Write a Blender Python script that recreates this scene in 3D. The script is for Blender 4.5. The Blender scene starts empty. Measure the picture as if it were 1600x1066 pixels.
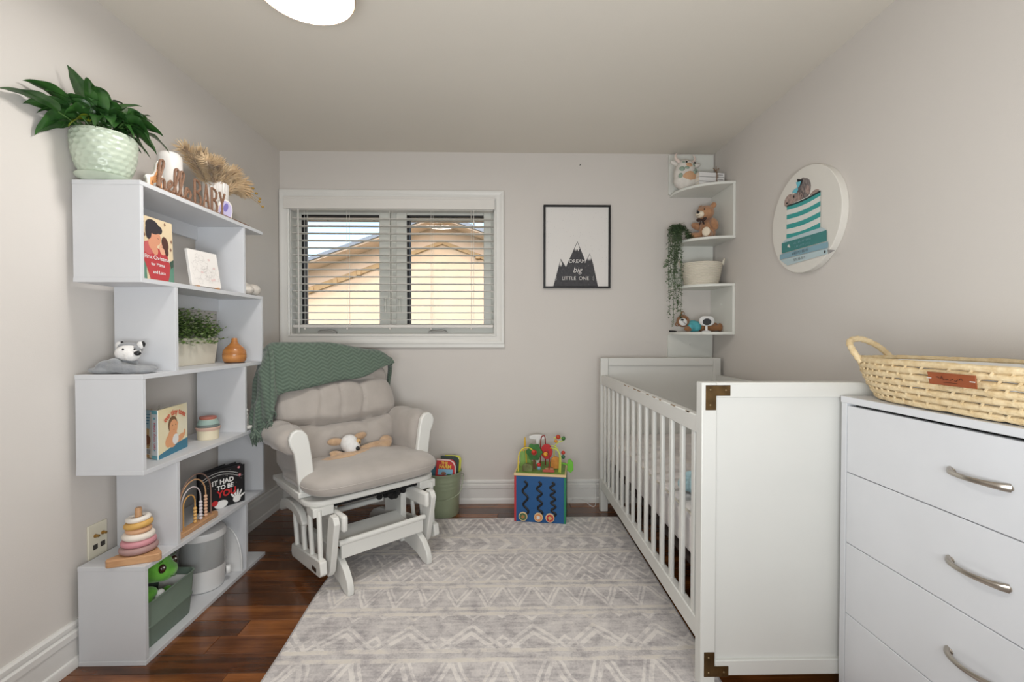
import bpy, bmesh, math, random
from mathutils import Vector, Matrix, Euler
random.seed(7)
PI = math.pi
scene = bpy.context.scene
COL = scene.collection

# ---------------------------------------------------------------- camera
cam_data = bpy.data.cameras.new('camera')
cam_data.sensor_width = 36.0
cam_data.lens = 715.0 / 1600.0 * 36.0
cam_data.clip_start = 0.02
cam = bpy.data.objects.new('camera', cam_data)
COL.objects.link(cam)
cam.location = (0, 0, 1.115)
cam.rotation_euler = (math.radians(90 - 0.88), 0, math.radians(-1.2))
scene.camera = cam

# ---------------------------------------------------------------- world (daylight sky)
world = bpy.data.worlds.new('world'); scene.world = world
world.use_nodes = True
wn = world.node_tree.nodes; wl = world.node_tree.links
wn.clear()
w_out = wn.new('ShaderNodeOutputWorld'); w_bg = wn.new('ShaderNodeBackground')
w_sky = wn.new('ShaderNodeTexSky'); w_sky.sky_type = 'NISHITA'; w_sky.sun_disc = False
w_sky.sun_elevation = math.radians(38); w_sky.sun_rotation = math.radians(170)
w_sky.air_density = 1.0; w_sky.dust_density = 2.5; w_sky.ozone_density = 1.0
w_bg.inputs['Strength'].default_value = 0.42
wl.new(w_sky.outputs[0], w_bg.inputs[0]); wl.new(w_bg.outputs[0], w_out.inputs[0])

# ---------------------------------------------------------------- sun (falls on the neighbouring house)
sd = bpy.data.lights.new('sun', 'SUN'); sd.energy = .95; sd.angle = math.radians(1.5); sd.color = (1, .95, .88)
sun = bpy.data.objects.new('sun', sd); COL.objects.link(sun)
sun.rotation_euler = Vector((0.15, 0.75, -0.62)).to_track_quat('-Z', 'Y').to_euler()

# ---------------------------------------------------------------- area lights behind the camera: added soft fill and ceiling-bounced flash
def area(name, loc, target, sx, sy, watts, color):
    d = bpy.data.lights.new(name, 'AREA'); d.shape = 'RECTANGLE'; d.size = sx; d.size_y = sy
    d.energy = watts; d.color = color
    o = bpy.data.objects.new(name, d); COL.objects.link(o); o.location = loc
    o.rotation_euler = (Vector(target) - Vector(loc)).to_track_quat('-Z', 'Y').to_euler()
    return o
area('rear_fill_light', (0.35, -0.95, 1.45), (-0.1, 3.0, 1.2), 1.8, 1.4, 2.2, (.93, .97, 1.0))  # unseen fill added to brighten the room; the wall behind has no opening
area('bounce_flash', (0.05, -0.14, 0.95), (0.0, 1.75, 2.3), 1.3, .6, 37.0, (.93, .975, 1.0))
LAMP_STRENGTH = 48.0

scene.view_settings.view_transform = 'Standard'
scene.view_settings.look = 'None'
scene.view_settings.gamma = 1.0
scene.view_settings.use_curve_mapping = False
scene.view_settings.exposure = 0.0

# ================================================================ helpers
def lin(c):
    c = c / 255.0
    return c / 12.92 if c <= 0.04045 else ((c + 0.055) / 1.055) ** 2.4
def rgb(c): return (lin(c[0]), lin(c[1]), lin(c[2]), 1.0)

MATS = {}
def M(name, c=(200, 200, 200), rough=.5, var=0.0, vscale=12., bump=0.0, bscale=150., metal=0.0, spec=.5,
      c2=None, stretch=None, coat=0.0, emit=0.0, trans=0.0, sheen=0.0, island=0.0, detail=4.0):
    """procedural principled material: base colour with noise variation towards c2, noise bump"""
    if name in MATS: return MATS[name]
    m = bpy.data.materials.new(name); m.use_nodes = True
    nt = m.node_tree; b = nt.nodes['Principled BSDF']
    b.inputs['Roughness'].default_value = rough; b.inputs['Metallic'].default_value = metal
    b.inputs['Specular IOR Level'].default_value = spec
    b.inputs['Coat Weight'].default_value = coat; b.inputs['Sheen Weight'].default_value = sheen
    b.inputs['Transmission Weight'].default_value = trans
    b.inputs['Base Color'].default_value = rgb(c)
    tc = nt.nodes.new('ShaderNodeTexCoord'); vec = tc.outputs['Object']
    if stretch:
        mp = nt.nodes.new('ShaderNodeMapping'); mp.inputs['Scale'].default_value = stretch
        nt.links.new(vec, mp.inputs[0]); vec = mp.outputs[0]
    if var > 0 or c2:
        n = nt.nodes.new('ShaderNodeTexNoise'); n.inputs['Scale'].default_value = vscale; n.inputs['Detail'].default_value = detail
        nt.links.new(vec, n.inputs['Vector'])
        r = nt.nodes.new('ShaderNodeMapRange'); r.inputs[1].default_value = .32; r.inputs[2].default_value = .68
        nt.links.new(n.outputs[0], r.inputs[0])
        mx = nt.nodes.new('ShaderNodeMix'); mx.data_type = 'RGBA'
        mx.inputs['A'].default_value = rgb(c)
        d = c2 if c2 else tuple(x * (1 - var) for x in c)
        mx.inputs['B'].default_value = rgb(d)
        nt.links.new(r.outputs[0], mx.inputs['Factor'])
        nt.links.new(mx.outputs['Result'], b.inputs['Base Color'])
    if bump > 0:
        n2 = nt.nodes.new('ShaderNodeTexNoise'); n2.inputs['Scale'].default_value = bscale; n2.inputs['Detail'].default_value = 3
        nt.links.new(vec, n2.inputs['Vector'])
        bp = nt.nodes.new('ShaderNodeBump'); bp.inputs['Strength'].default_value = bump; bp.inputs['Distance'].default_value = .002
        nt.links.new(n2.outputs[0], bp.inputs['Height']); nt.links.new(bp.outputs[0], b.inputs['Normal'])
    if emit > 0:
        b.inputs['Emission Color'].default_value = rgb(c); b.inputs['Emission Strength'].default_value = emit
    MATS[name] = m
    return m

class X:
    """tiny node-expression helper: arithmetic on shader sockets"""
    nt = None
    def __init__(s, v): s.v = v
    @staticmethod
    def op(o, *a):
        n = X.nt.nodes.new('ShaderNodeMath'); n.operation = o
        for i, q in enumerate(a):
            q = q.v if isinstance(q, X) else q
            if isinstance(q, (int, float)): n.inputs[i].default_value = q
            else: X.nt.links.new(q, n.inputs[i])
        return X(n.outputs[0])
    def __add__(s, o): return X.op('ADD', s, o)
    def __radd__(s, o): return X.op('ADD', o, s)
    def __sub__(s, o): return X.op('SUBTRACT', s, o)
    def __rsub__(s, o): return X.op('SUBTRACT', o, s)
    def __mul__(s, o): return X.op('MULTIPLY', s, o)
    def __rmul__(s, o): return X.op('MULTIPLY', o, s)
    def __truediv__(s, o): return X.op('DIVIDE', s, o)
    def __gt__(s, o): return X.op('GREATER_THAN', s, o)
    def __lt__(s, o): return X.op('LESS_THAN', s, o)
    def abs(s): return X.op('ABSOLUTE', s)
    def fract(s): return X.op('FRACT', s)
    def tri(s): return ((s.fract() - .5).abs()) * 2.0          # triangle wave 0..1, period 1
    def max(s, o): return X.op('MAXIMUM', s, o)
    def min(s, o): return X.op('MINIMUM', s, o)

class MB:
    """collects shapes, builds ONE mesh object"""
    def __init__(s): s.bm = bmesh.new(); s.mi = 0
    def _f(s, vs):
        try:
            f = s.bm.faces.new(vs); f.material_index = s.mi; return f
        except ValueError: return None
    def box(s, x0, x1, y0, y1, z0, z1, T=None):
        c = [(x, y, z) for z in (z0, z1) for y in (y0, y1) for x in (x0, x1)]
        v = [s.bm.verts.new(T @ Vector(p) if T else p) for p in c]
        for q in ((0, 2, 3, 1), (4, 5, 7, 6), (0, 1, 5, 4), (2, 6, 7, 3), (0, 4, 6, 2), (1, 3, 7, 5)):
            s._f([v[i] for i in q])
        return s
    def beam(s, a, b, w, h, up=(0, 0, 1)):
        a, b = Vector(a), Vector(b); d = (b - a); L = d.length; d.normalize()
        u = Vector(up); sx = d.cross(u)
        if sx.length < 1e-6: sx = d.cross(Vector((0, 1, 0)))
        sx.normalize(); su = sx.cross(d)
        T = Matrix((sx, d, su)).transposed().to_4x4(); T.translation = a
        return s.box(-w / 2, w / 2, 0, L, -h / 2, h / 2, T)
    def rings(s, rings, close_u=True, cap=True):
        vs = [[s.bm.verts.new(p) for p in r] for r in rings]
        n = len(vs[0])
        for i in range(len(vs) - 1):
            for j in range(n if close_u else n - 1):
                k = (j + 1) % n
                s._f([vs[i][j], vs[i][k], vs[i + 1][k], vs[i + 1][j]])
        if cap and close_u:
            s._f(vs[0][::-1]); s._f(vs[-1])
        return s
    def lathe(s, prof, seg=24, c=(0, 0, 0), T=None, cap=True, sx=1.0, sy=1.0):
        rs = []
        for r, z in prof:
            ring = []
            for k in range(seg):
                a = 2 * PI * k / seg
                p = Vector((c[0] + r * sx * math.cos(a), c[1] + r * sy * math.sin(a), c[2] + z))
                ring.append(T @ p if T else p)
            rs.append(ring)
        return s.rings(rs, True, cap)
    def tube(s, pts, r, seg=8, cap=True, flat=1.0):
        pts = [Vector(p) for p in pts]; n = len(pts)
        rr = r if isinstance(r, (list, tuple)) else [r] * n
        t0 = (pts[1] - pts[0]).normalized()
        ref = Vector((0, 0, 1)) if abs(t0.z) < .9 else Vector((1, 0, 0))
        nrm = t0.cross(ref).normalized(); rs = []
        for i in range(n):
            t = (pts[min(i + 1, n - 1)] - pts[max(i - 1, 0)])
            if t.length < 1e-9: t = t0
            t.normalize()
            nrm = (nrm - t * nrm.dot(t))
            if nrm.length < 1e-6: nrm = t.orthogonal()
            nrm.normalize(); bn = t.cross(nrm)
            rs.append([pts[i] + (nrm * math.cos(2 * PI * k / seg) + bn * math.sin(2 * PI * k / seg) * flat) * rr[i] for k in range(seg)])
        return s.rings(rs, True, cap)
    def ell(s, c, r, seg=16, rows=10, T=None, rot=None):
        if isinstance(r, (int, float)): r = (r, r, r)
        R = Euler(rot).to_matrix() if rot else Matrix.Identity(3)
        c = Vector(c); rs = []
        def P(x, y, z):
            p = c + R @ Vector((x * r[0], y * r[1], z * r[2])); return T @ p if T else p
        top = s.bm.verts.new(P(0, 0, 1)); bot = s.bm.verts.new(P(0, 0, -1)); prev = None; first = None
        for i in range(1, rows):
            th = PI * i / rows
            ring = [s.bm.verts.new(P(math.sin(th) * math.cos(2 * PI * k / seg), math.sin(th) * math.sin(2 * PI * k / seg), math.cos(th))) for k in range(seg)]
            for k in range(seg):
                q = (k + 1) % seg
                if prev is None: s._f([top, ring[k], ring[q]])
                else: s._f([prev[k], ring[k], ring[q], prev[q]])
            prev = ring
        for k in range(seg): s._f([prev[k], bot, prev[(k + 1) % seg]])
        return s
    def prism(s, poly, d0, d1, frame=None):
        """polygon (u,v) extruded along w from d0 to d1; frame maps (u,v,w) to a point"""
        f = frame or (lambda u, v, w: (u, v, w))
        a = [s.bm.verts.new(f(u, v, d0)) for u, v in poly]; b = [s.bm.verts.new(f(u, v, d1)) for u, v in poly]
        n = len(poly)
        s._f(a[::-1]); s._f(b)
        for i in range(n):
            j = (i + 1) % n; s._f([a[i], a[j], b[j], b[i]])
        return s
    def grid(s, fn, nu, nv, thick=0.0, close_u=False):
        """surface fn(u,v), u,v in 0..1"""
        vs = [[s.bm.verts.new(fn(i / nu, j / nv)) for j in range(nv + 1)] for i in range(nu + (0 if close_u else 1))]
        m = len(vs)
        for i in range(nu):
            for j in range(nv):
                s._f([vs[i][j], vs[(i + 1) % m][j], vs[(i + 1) % m][j + 1], vs[i][j + 1]])
        return s
    def poly(s, pts):
        return s._f([s.bm.verts.new(p) for p in pts])
    def mesh(s, name, smooth=35):
        bmesh.ops.recalc_face_normals(s.bm, faces=s.bm.faces)
        me = bpy.data.meshes.new(name); s.bm.to_mesh(me); s.bm.free()
        if smooth:
            for p in me.polygons: p.use_smooth = True
            me.set_sharp_from_angle(angle=math.radians(smooth))
        return me
    def build(s, name, mat, parent=None, bevel=0.0, smooth=35, loc=None, rot=None, bseg=2, solid=0.0, sub=0):
        me = s.mesh(name, smooth)
        for m in (mat if isinstance(mat, (list, tuple)) else [mat]): me.materials.append(m)
        o = bpy.data.objects.new(name, me); COL.objects.link(o)
        if parent: o.parent = parent
        if loc: o.location = loc
        if rot: o.rotation_euler = rot
        if solid:
            md = o.modifiers.new('thickness', 'SOLIDIFY'); md.thickness = solid; md.offset = 0
        if bevel:
            md = o.modifiers.new('edge', 'BEVEL'); md.width = bevel; md.segments = bseg; md.limit_method = 'ANGLE'; md.angle_limit = math.radians(40)
        if sub:
            md = o.modifiers.new('subdivision', 'SUBSURF'); md.levels = sub; md.render_levels = sub
        return o

def tag(o, label, cat, group=None):
    o['label'] = label; o['category'] = cat
    if group: o['group'] = group
    return o
def thing(name, label, cat, loc=(0, 0, 0), rotz=0.0, group=None, rot=None):
    o = bpy.data.objects.new(name, None); COL.objects.link(o)
    o.empty_display_size = .05; o.location = loc; o.rotation_euler = rot or (0, 0, rotz)
    return tag(o, label, cat, group)
def struct(o):
    o['kind'] = 'structure'; return o
def bake(o, *mods):
    """apply modifiers without operators"""
    dg = bpy.context.evaluated_depsgraph_get(); dg.update()
    me = bpy.data.meshes.new_from_object(o.evaluated_get(dg), depsgraph=dg)
    o.modifiers.clear(); old = o.data; o.data = me; bpy.data.meshes.remove(old)
    return o
def blob(name, ells, mat, parent, voxel=.004, smooth=4, tubes=()):
    """soft toy shape: ellipsoids and tapered limbs melted into one continuous surface"""
    b = MB()
    for e in ells:
        b.ell(e[0], e[1], 14, 9, rot=e[2] if len(e) > 2 else None)
    for t in tubes: b.tube(t[0], t[1], 10)
    o = b.build(name, mat, parent)
    md = o.modifiers.new('melt', 'REMESH'); md.mode = 'VOXEL'; md.voxel_size = voxel; md.use_smooth_shade = True
    ms = o.modifiers.new('soft', 'SMOOTH'); ms.factor = .5; ms.iterations = smooth
    bake(o)
    o.data.name = name
    if not o.data.materials: o.data.materials.append(mat)
    for p in o.data.polygons: p.use_smooth = True; p.material_index = 0
    return o
FONT = {}
def text(body, size, mat, parent, frame, u=0, v=0, lift=.0006, extrude=.0003, name='lettering', shear=0, bold=0.0, align='CENTER', space=1.0, bend=None):
    """flat printed lettering. frame = (origin, uvec, vvec) of the printed face"""
    cu = bpy.data.curves.new(name, 'FONT'); cu.body = body; cu.size = size; cu.align_x = align; cu.align_y = 'CENTER'
    cu.extrude = extrude; cu.shear = shear; cu.offset = bold; cu.space_character = space; cu.resolution_u = 3
    t = bpy.data.objects.new(name, cu); COL.objects.link(t)
    dg = bpy.context.evaluated_depsgraph_get(); dg.update()
    me = bpy.data.meshes.new_from_object(t.evaluated_get(dg), depsgraph=dg)
    bpy.data.objects.remove(t); bpy.data.curves.remove(cu)
    o0, uu, vv = (Vector(q) for q in frame); uu = uu.normalized(); vv = vv.normalized(); n = uu.cross(vv)
    for w in me.vertices:
        x, y, z = w.co
        if bend:
            a = x / bend; x, y = math.sin(a) * (bend + y), math.cos(a) * (bend + y) - bend
        w.co = o0 + uu * (u + x) + vv * (v + y) + n * (lift + z)
    me.name = name; me.materials.clear(); me.materials.append(mat)
    o = bpy.data.objects.new(name, me); COL.objects.link(o); o.parent = parent
    return o
class Art:
    """flat printed shapes on a face, one mesh with several inks"""
    def __init__(s, frame):
        o, u, v = (Vector(q) for q in frame); s.o, s.u, s.v = o, u.normalized(), v.normalized(); s.n = s.u.cross(s.v)
        s.mb = MB(); s.mats = []; s.h = .0004
    def P(s, u, v, h=None): return s.o + s.u * u + s.v * v + s.n * (s.h if h is None else h)
    def poly(s, pts, mat):
        if mat not in s.mats: s.mats.append(mat)
        s.mb.mi = s.mats.index(mat); s.mb.poly([s.P(*p) for p in pts]); s.h += .00004; return s
    def oval(s, cu, cv, ru, rv, mat, rot=0, n=20, a0=0, a1=360):
        pts = []
        for k in range(n):
            a = math.radians(a0 + (a1 - a0) * k / (n if a1 - a0 >= 360 else n - 1)); x, y = ru * math.cos(a), rv * math.sin(a)
            c, q = math.cos(math.radians(rot)), math.sin(math.radians(rot))
            pts.append((cu + x * c - y * q, cv + x * q + y * c))
        return s.poly(pts, mat)
    def rect(s, u0, u1, v0, v1, mat): return s.poly([(u0, v0), (u1, v0), (u1, v1), (u0, v1)], mat)
    def line(s, pts, w, mat):
        for (a, b) in zip(pts[:-1], pts[1:]):
            d = Vector((b[0] - a[0], b[1] - a[1]))
            if d.length < 1e-7: continue
            d.normalize(); p = Vector((-d.y, d.x)) * w / 2
            s.poly([(a[0] - p.x, a[1] - p.y), (b[0] - p.x, b[1] - p.y), (b[0] + p.x, b[1] + p.y), (a[0] + p.x, a[1] + p.y)], mat)
            s.h -= .00004
        s.h += .00004
        return s
    def build(s, name, parent):
        o = s.mb.build(name, s.mats, parent, smooth=0); o['kind'] = 'stuff'; return o
def bez(p, n=12):
    """Catmull-Rom through points"""
    P = [Vector(q) for q in p]; out = []
    for i in range(len(P) - 1):
        a = P[max(i - 1, 0)]; b = P[i]; c = P[i + 1]; d = P[min(i + 2, len(P) - 1)]
        for k in range(n):
            t = k / n
            out.append(.5 * ((2 * b) + (c - a) * t + (2 * a - 5 * b + 4 * c - d) * t * t + (3 * b - a - 3 * c + d) * t ** 3))
    out.append(P[-1]); return out

# ================================================================ shared materials
white_lam = M('white_laminate', (211, 212, 215), .42, var=.015, vscale=6)
white_paint = M('white_paint', (226, 224, 219), .42, var=.02, vscale=5)
white_crib = M('white_lacquer', (214, 213, 208), .38, var=.015, vscale=4)
wall_m = M('greige_wall_paint', (213, 207, 201), .75, var=.012, vscale=1.5, bump=.12, bscale=260)
ceil_m = M('ceiling_paint', (220, 213, 202), .9, var=.015, vscale=1.2, bump=.1, bscale=200)
black_m = M('black_plastic', (18, 18, 20), .4)
beech = M('beech_wood', (205, 160, 118), .5, c2=(186, 140, 100), vscale=18, stretch=(1, 8, 8))
cream_fab = M('cream_cotton', (226, 219, 205), .9, var=.06, vscale=60, bump=.4, bscale=500)
black_ink = M('black_ink', (24, 24, 26), .6)
white_ink = M('white_ink', (235, 233, 230), .6)
red_ink = M('red_ink', (196, 44, 46), .6)
# ================================================================ room shell
XL, XR, YB, YF, ZC = -1.442, 1.396, 3.01, -1.05, 2.30

# floor: dark glossy planks running left to right over a sub floor
def plank_material():
    m = bpy.data.materials.new('acacia_plank'); m.use_nodes = True; nt = m.node_tree; b = nt.nodes['Principled BSDF']
    tc = nt.nodes.new('ShaderNodeTexCoord'); oi = nt.nodes.new('ShaderNodeObjectInfo')
    ad = nt.nodes.new('ShaderNodeVectorMath'); ad.operation = 'MULTIPLY_ADD'
    cmb = nt.nodes.new('ShaderNodeCombineXYZ')
    for i in range(3): nt.links.new(oi.outputs['Random'], cmb.inputs[i])
    nt.links.new(cmb.outputs[0], ad.inputs[0]); ad.inputs[1].default_value = (37, 53, 71); nt.links.new(tc.outputs['Object'], ad.inputs[2])
    mp = nt.nodes.new('ShaderNodeMapping'); mp.inputs['Scale'].default_value = (2.2, 26, 10); nt.links.new(ad.outputs[0], mp.inputs[0])
    n1 = nt.nodes.new('ShaderNodeTexNoise'); n1.inputs['Scale'].default_value = 1.6; n1.inputs['Detail'].default_value = 8; n1.inputs['Roughness'].default_value = .65
    nt.links.new(mp.outputs[0], n1.inputs['Vector'])
    mp2 = nt.nodes.new('ShaderNodeMapping'); mp2.inputs['Scale'].default_value = (3.0, 7, 5); nt.links.new(ad.outputs[0], mp2.inputs[0])
    n2 = nt.nodes.new('ShaderNodeTexNoise'); n2.inputs['Scale'].default_value = 1.3; n2.inputs['Detail'].default_value = 3; nt.links.new(mp2.outputs[0], n2.inputs['Vector'])
    cr = nt.nodes.new('ShaderNodeValToRGB'); e = cr.color_ramp.elements
    e[0].position = .28; e[0].color = rgb((46, 26, 14)); e[1].position = .78; e[1].color = rgb((162, 100, 50))
    k = cr.color_ramp.elements.new(.5); k.color = rgb((102, 58, 26))
    X.nt = nt
    v = X(n1.outputs[0]) * .5 + X(n2.outputs[0]) * .42 + X(oi.outputs['Random']) * .26 - .07
    nt.links.new(v.v, cr.inputs[0]); nt.links.new(cr.outputs[0], b.inputs['Base Color'])
    b.inputs['Roughness'].default_value = .22; b.inputs['Coat Weight'].default_value = .3; b.inputs['Coat Roughness'].default_value = .12
    return m
plank_m = plank_material()
sub_m = M('dark_subfloor', (30, 18, 10), .8, var=.1)
floor = struct(MB().box(XL - .1, XR + .1, YF - .1, YB + .1, -.12, -.012).build('floor', sub_m))
PW = .094
rng = random.Random(3)
y = YB
while y > YF:
    x = XL - rng.uniform(0, .7)
    while x < XR:
        L = rng.choice([.62, .8, .95, 1.1, 1.25]); a = max(x, XL); c = min(x + L, XR)
        if c - a > .02:
            w = min(PW, y - YF)
            MB().box(a + .0006 - (a + c) / 2, c - .0006 - (a + c) / 2, -w / 2 + .0006, w / 2 - .0006, -.012, 0).build('plank', plank_m, floor, bevel=.0012, bseg=1, smooth=0, loc=((a + c) / 2, y - w / 2, 0))
        x += L
    y -= PW

struct(MB().box(XL - .12, XL, YF - .12, YB + .12, -.1, ZC + .1).build('wall_left', wall_m, smooth=0))
struct(MB().box(XR, XR + .12, YF - .12, YB + .12, -.1, ZC + .1).build('wall_right', wall_m, smooth=0))
struct(MB().box(XL, XR, YF - .12, YF, -.1, ZC + .1).build('wall_front', wall_m, smooth=0))
WX0, WX1, WZ0, WZ1 = -1.376, -.052, 1.112, 1.985       # window opening
wb = MB()
wb.box(XL, WX0, YB, YB + .16, -.1, ZC + .1).box(WX1, XR, YB, YB + .16, -.1, ZC + .1)
wb.box(WX0, WX1, YB, YB + .16, -.1, WZ0).box(WX0, WX1, YB, YB + .16, WZ1, ZC + .1)
struct(wb.build('wall_back', wall_m, smooth=0))
struct(MB().box(XL - .12, XR + .12, YF - .12, YB + .16, ZC, ZC + .12).build('ceiling', ceil_m, smooth=0))

# baseboards with a stepped moulded profile
BP = [(0, 0), (.021, 0), (.021, .026), (.019, .032), (.014, .036), (.014, .098), (.018, .101), (.018, .121), (.010, .127), (.010, .131), (.014, .134), (.014, .146), (.008, .153), (0, .153)]
base_m = M('baseboard_paint', (224, 222, 218), .35, var=.015, vscale=3)
struct(MB().prism(BP, YF, YB, lambda u, v, w: (XL + u, w, v)).build('baseboard_left', base_m, smooth=25))
struct(MB().prism(BP, YF, YB, lambda u, v, w: (XR - u, w, v)).build('baseboard_right', base_m, smooth=25))
struct(MB().prism(BP, XL + .012, XR - .012, lambda u, v, w: (w, YB - u, v)).build('baseboard_back', base_m, smooth=25))

# window casing: mitred moulding around the opening
def sweep_frame(x0, x1, z0, z1, prof, yf):
    b = MB(); rs = []
    for d, h in prof:
        rs.append([(x0 - d, yf(h), z0 - d), (x1 + d, yf(h), z0 - d), (x1 + d, yf(h), z1 + d), (x0 - d, yf(h), z1 + d)])
    rs.append(rs[0])
    return b.rings(rs, True, False)
casing = [(0, 0), (0, .014), (.010, .018), (.014, .013), (.030, .015), (.040, .020), (.046, .022), (.052, .024), (.060, .024), (.062, .020), (.062, 0)]
t1 = sweep_frame(WX0, WX1, WZ0, WZ1, casing, lambda h: YB - h)
t1.box(WX0 - .062, WX1 + .064, YB - .020, YB, WZ0 - .084, WZ0 - .058)     # deeper lower rail
struct(t1.build('trim_1', white_paint, smooth=20))
struct(MB().box(WX0 - .001, WX1 + .001, YB + .001, YB + .10, WZ0 - .02, WZ0 + .004).box(WX0 - .001, WX1 + .001, YB + .001, YB + .10, WZ1 - .004, WZ1 + .02)
       .box(WX0 - .02, WX0 + .004, YB + .001, YB + .10, WZ0 + .004, WZ1 - .004).box(WX1 - .004, WX1 + .02, YB + .001, YB + .10, WZ0 + .004, WZ1 - .004).build('trim_2', white_paint, smooth=0))

# the casement window itself
vinyl = M('white_vinyl', (214, 214, 206), .45)
gasket = M('black_gasket', (22, 20, 22), .6)
glass = bpy.data.materials.new('window_glass'); glass.use_nodes = True
nt = glass.node_tree; nt.nodes.clear()
go = nt.nodes.new('ShaderNodeOutputMaterial'); gm = nt.nodes.new('ShaderNodeMixShader'); gt = nt.nodes.new('ShaderNodeBsdfTransparent'); gg = nt.nodes.new('ShaderNodeBsdfGlossy')
gg.inputs['Roughness'].default_value = .02; gm.inputs[0].default_value = .012; gt.inputs[0].default_value = (.95, .97, .97, 1)
nt.links.new(gt.outputs[0], gm.inputs[1]); nt.links.new(gg.outputs[0], gm.inputs[2]); nt.links.new(gm.outputs[0], go.inputs[0])
win = struct(bpy.data.objects.new('window_1', None)); COL.objects.link(win); win.location = (0, YB + .07, 0)
fr = MB()
fr.box(WX0 + .004, WX1 - .004, 0, .07, WZ0 + .004, WZ0 + .055).box(WX0 + .004, WX1 - .004, 0, .07, WZ1 - .035, WZ1 - .004).box(WX0 + .004, WX0 + .02, .001, .07, WZ0 + .055, WZ1 - .035).box(WX1 - .02, WX1 - .004, .001, .07, WZ0 + .055, WZ1 - .035)
fr.box(-.745, -.709, .001, .07, WZ0 + .055, WZ1 - .035)
fr.build('window_frame', vinyl, win, smooth=0)
for a, c in ((-1.330, -.818), (-.636, -.125)):
    lo, hi = (-1.356, -.747) if a < -1 else (-.707, -.072)
    z0, z1 = WZ0 + .058, WZ1 - .038
    s = MB().box(lo, a, -.012, .05, z0, z1).box(c, hi, -.012, .05, z0, z1).box(a, c, -.012, .05, z0, z0 + .012).box(a, c, -.012, .05, 1.905, z1)
    s.build('sash', vinyl, win, bevel=.004)
    g = MB().box(a - .002, a + .017, -.008, .048, z0 + .012, 1.905).box(a, c, -.008, .048, 1.893, 1.907)
    g.build('gasket', gasket, win, smooth=0)
    MB().box(a, c, .018, .024, z0 + .012, 1.893).build('pane', glass, win, smooth=0)
for x in (-.775, -.680):       # casement lock levers
    h = MB().tube([(x, -.016, 1.36), (x, -.03, 1.345), (x, -.034, 1.30), (x, -.022, 1.26)], .007, 8).box(x - .014, x + .014, -.02, -.01, 1.335, 1.375)
    h.build('lock_lever', vinyl, win)
for x in (-1.16, -.43):        # folding crank operators on the sill
    MB().box(x - .06, x + .06, -.03, 0, WZ0 + .004, WZ0 + .022).tube([(x - .045, -.034, WZ0 + .022), (x + .03, -.036, WZ0 + .026), (x + .055, -.03, WZ0 + .020)], .006, 8).build('crank', M('crank_metal', (165, 163, 158), .4), win, bevel=.002)

# venetian blind hung inside the casing
blind = thing('venetian_blind', 'white wooden venetian blind with open slats hanging in the window', 'blind', (0, 2.985, 0))
slat_m = M('blind_white', (222, 218, 212), .45)
vb = MB().prism([(0, 1.922), (-.012, 1.922), (-.012, 1.982), (-.016, 1.988), (-.016, 1.998), (0, 1.998)], WX0 - .028, WX1 + .002, lambda u, v, w: (w, u + .004, v))
vb.build('valance', slat_m, blind, smooth=0)
MB().box(WX0 + .012, WX1 - .008, .010, .075, 1.918, 1.962).build('head_rail', slat_m, blind, smooth=0)
sm = MB().prism([(-.0245, -.001), (-.012, .0012), (0, .002), (.012, .0012), (.0245, -.001), (.0245, .0018), (.012, .004), (0, .0048), (-.012, .004), (-.0245, .0018)], WX0 + .012, WX1 - .008, lambda u, v, w: (w, u, v)).mesh('slat', 30)
sm.materials.append(slat_m)
for i in range(15):
    o = bpy.data.objects.new('slat', sm); COL.objects.link(o); o.parent = blind; o.location = (0, .05, 1.207 + i * .0472)
MB().box(WX0 + .012, WX1 - .008, .025, .075, 1.155, 1.176).build('bottom_rail', slat_m, blind, bevel=.004)
cord_m = M('blind_cord', (226, 222, 214), .8)
for px in (-1.285, -1.012, -.735, -.468, -.205):
    for dy in (.0245, .0755):
        MB().tube([(px, dy, 1.165), (px, dy, 1.93)], .0011, 5).build('ladder_cord', cord_m, blind)
    MB().tube([(px + .018, .024, 1.165), (px + .018, .024, 1.93)], .0009, 5).build('ladder_cord', cord_m, blind)
    MB().lathe([(.001, -.008), (.006, -.006), (.007, 0), (.003, .007), (.001, .009)], 10, (px, .022, 1.150)).build('cord_button', slat_m, blind)
MB().tube([(-1.318, .008, 1.925), (-1.316, .004, 1.70), (-1.315, .003, 1.125)], .005, 8).build('tilt_wand', slat_m, blind)
MB().tube([(-.186, .006, 1.93), (-.185, .004, 1.55), (-.186, .004, 1.30)], .0014, 6).lathe([(.001, .02), (.004, .012), (.007, -.012), (.004, -.016)], 10, (-.186, .004, 1.84)).build('lift_cord', cord_m, blind)

# ---------------------------------------------------------------- outside the window
struct(MB().box(-30, 30, YB + .2, 40, -.6, -.5).build('ground', M('lawn', (92, 104, 66), .9, var=.3, vscale=3), smooth=0))
peach = M('peach_stucco', (228, 202, 178), .9, var=.05, vscale=3, bump=.2, bscale=60)
soffit_m = M('pale_soffit', (232, 208, 190), .8)
tan = M('tan_timber', (206, 174, 134), .7, var=.1, vscale=5)
fasc = M('slate_blue_fascia', (128, 136, 150), .6)
nh = thing('neighbour_house', 'peach stuccoed gable end of the neighbouring house outside the window', 'house', (-1.08, 8.3, -.5))
PK, SL = 3.15, .355
def gz(x, off=0): return PK - abs(x) * SL + off
MB().prism([(-4.2, 0), (4.2, 0), (4.2, gz(4.2, 0)), (0, gz(0, 0)), (-4.2, gz(4.2, 0))], 0, .3, lambda u, v, w: (u, w, v + .12)).build('wall', peach, nh, smooth=0)
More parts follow.
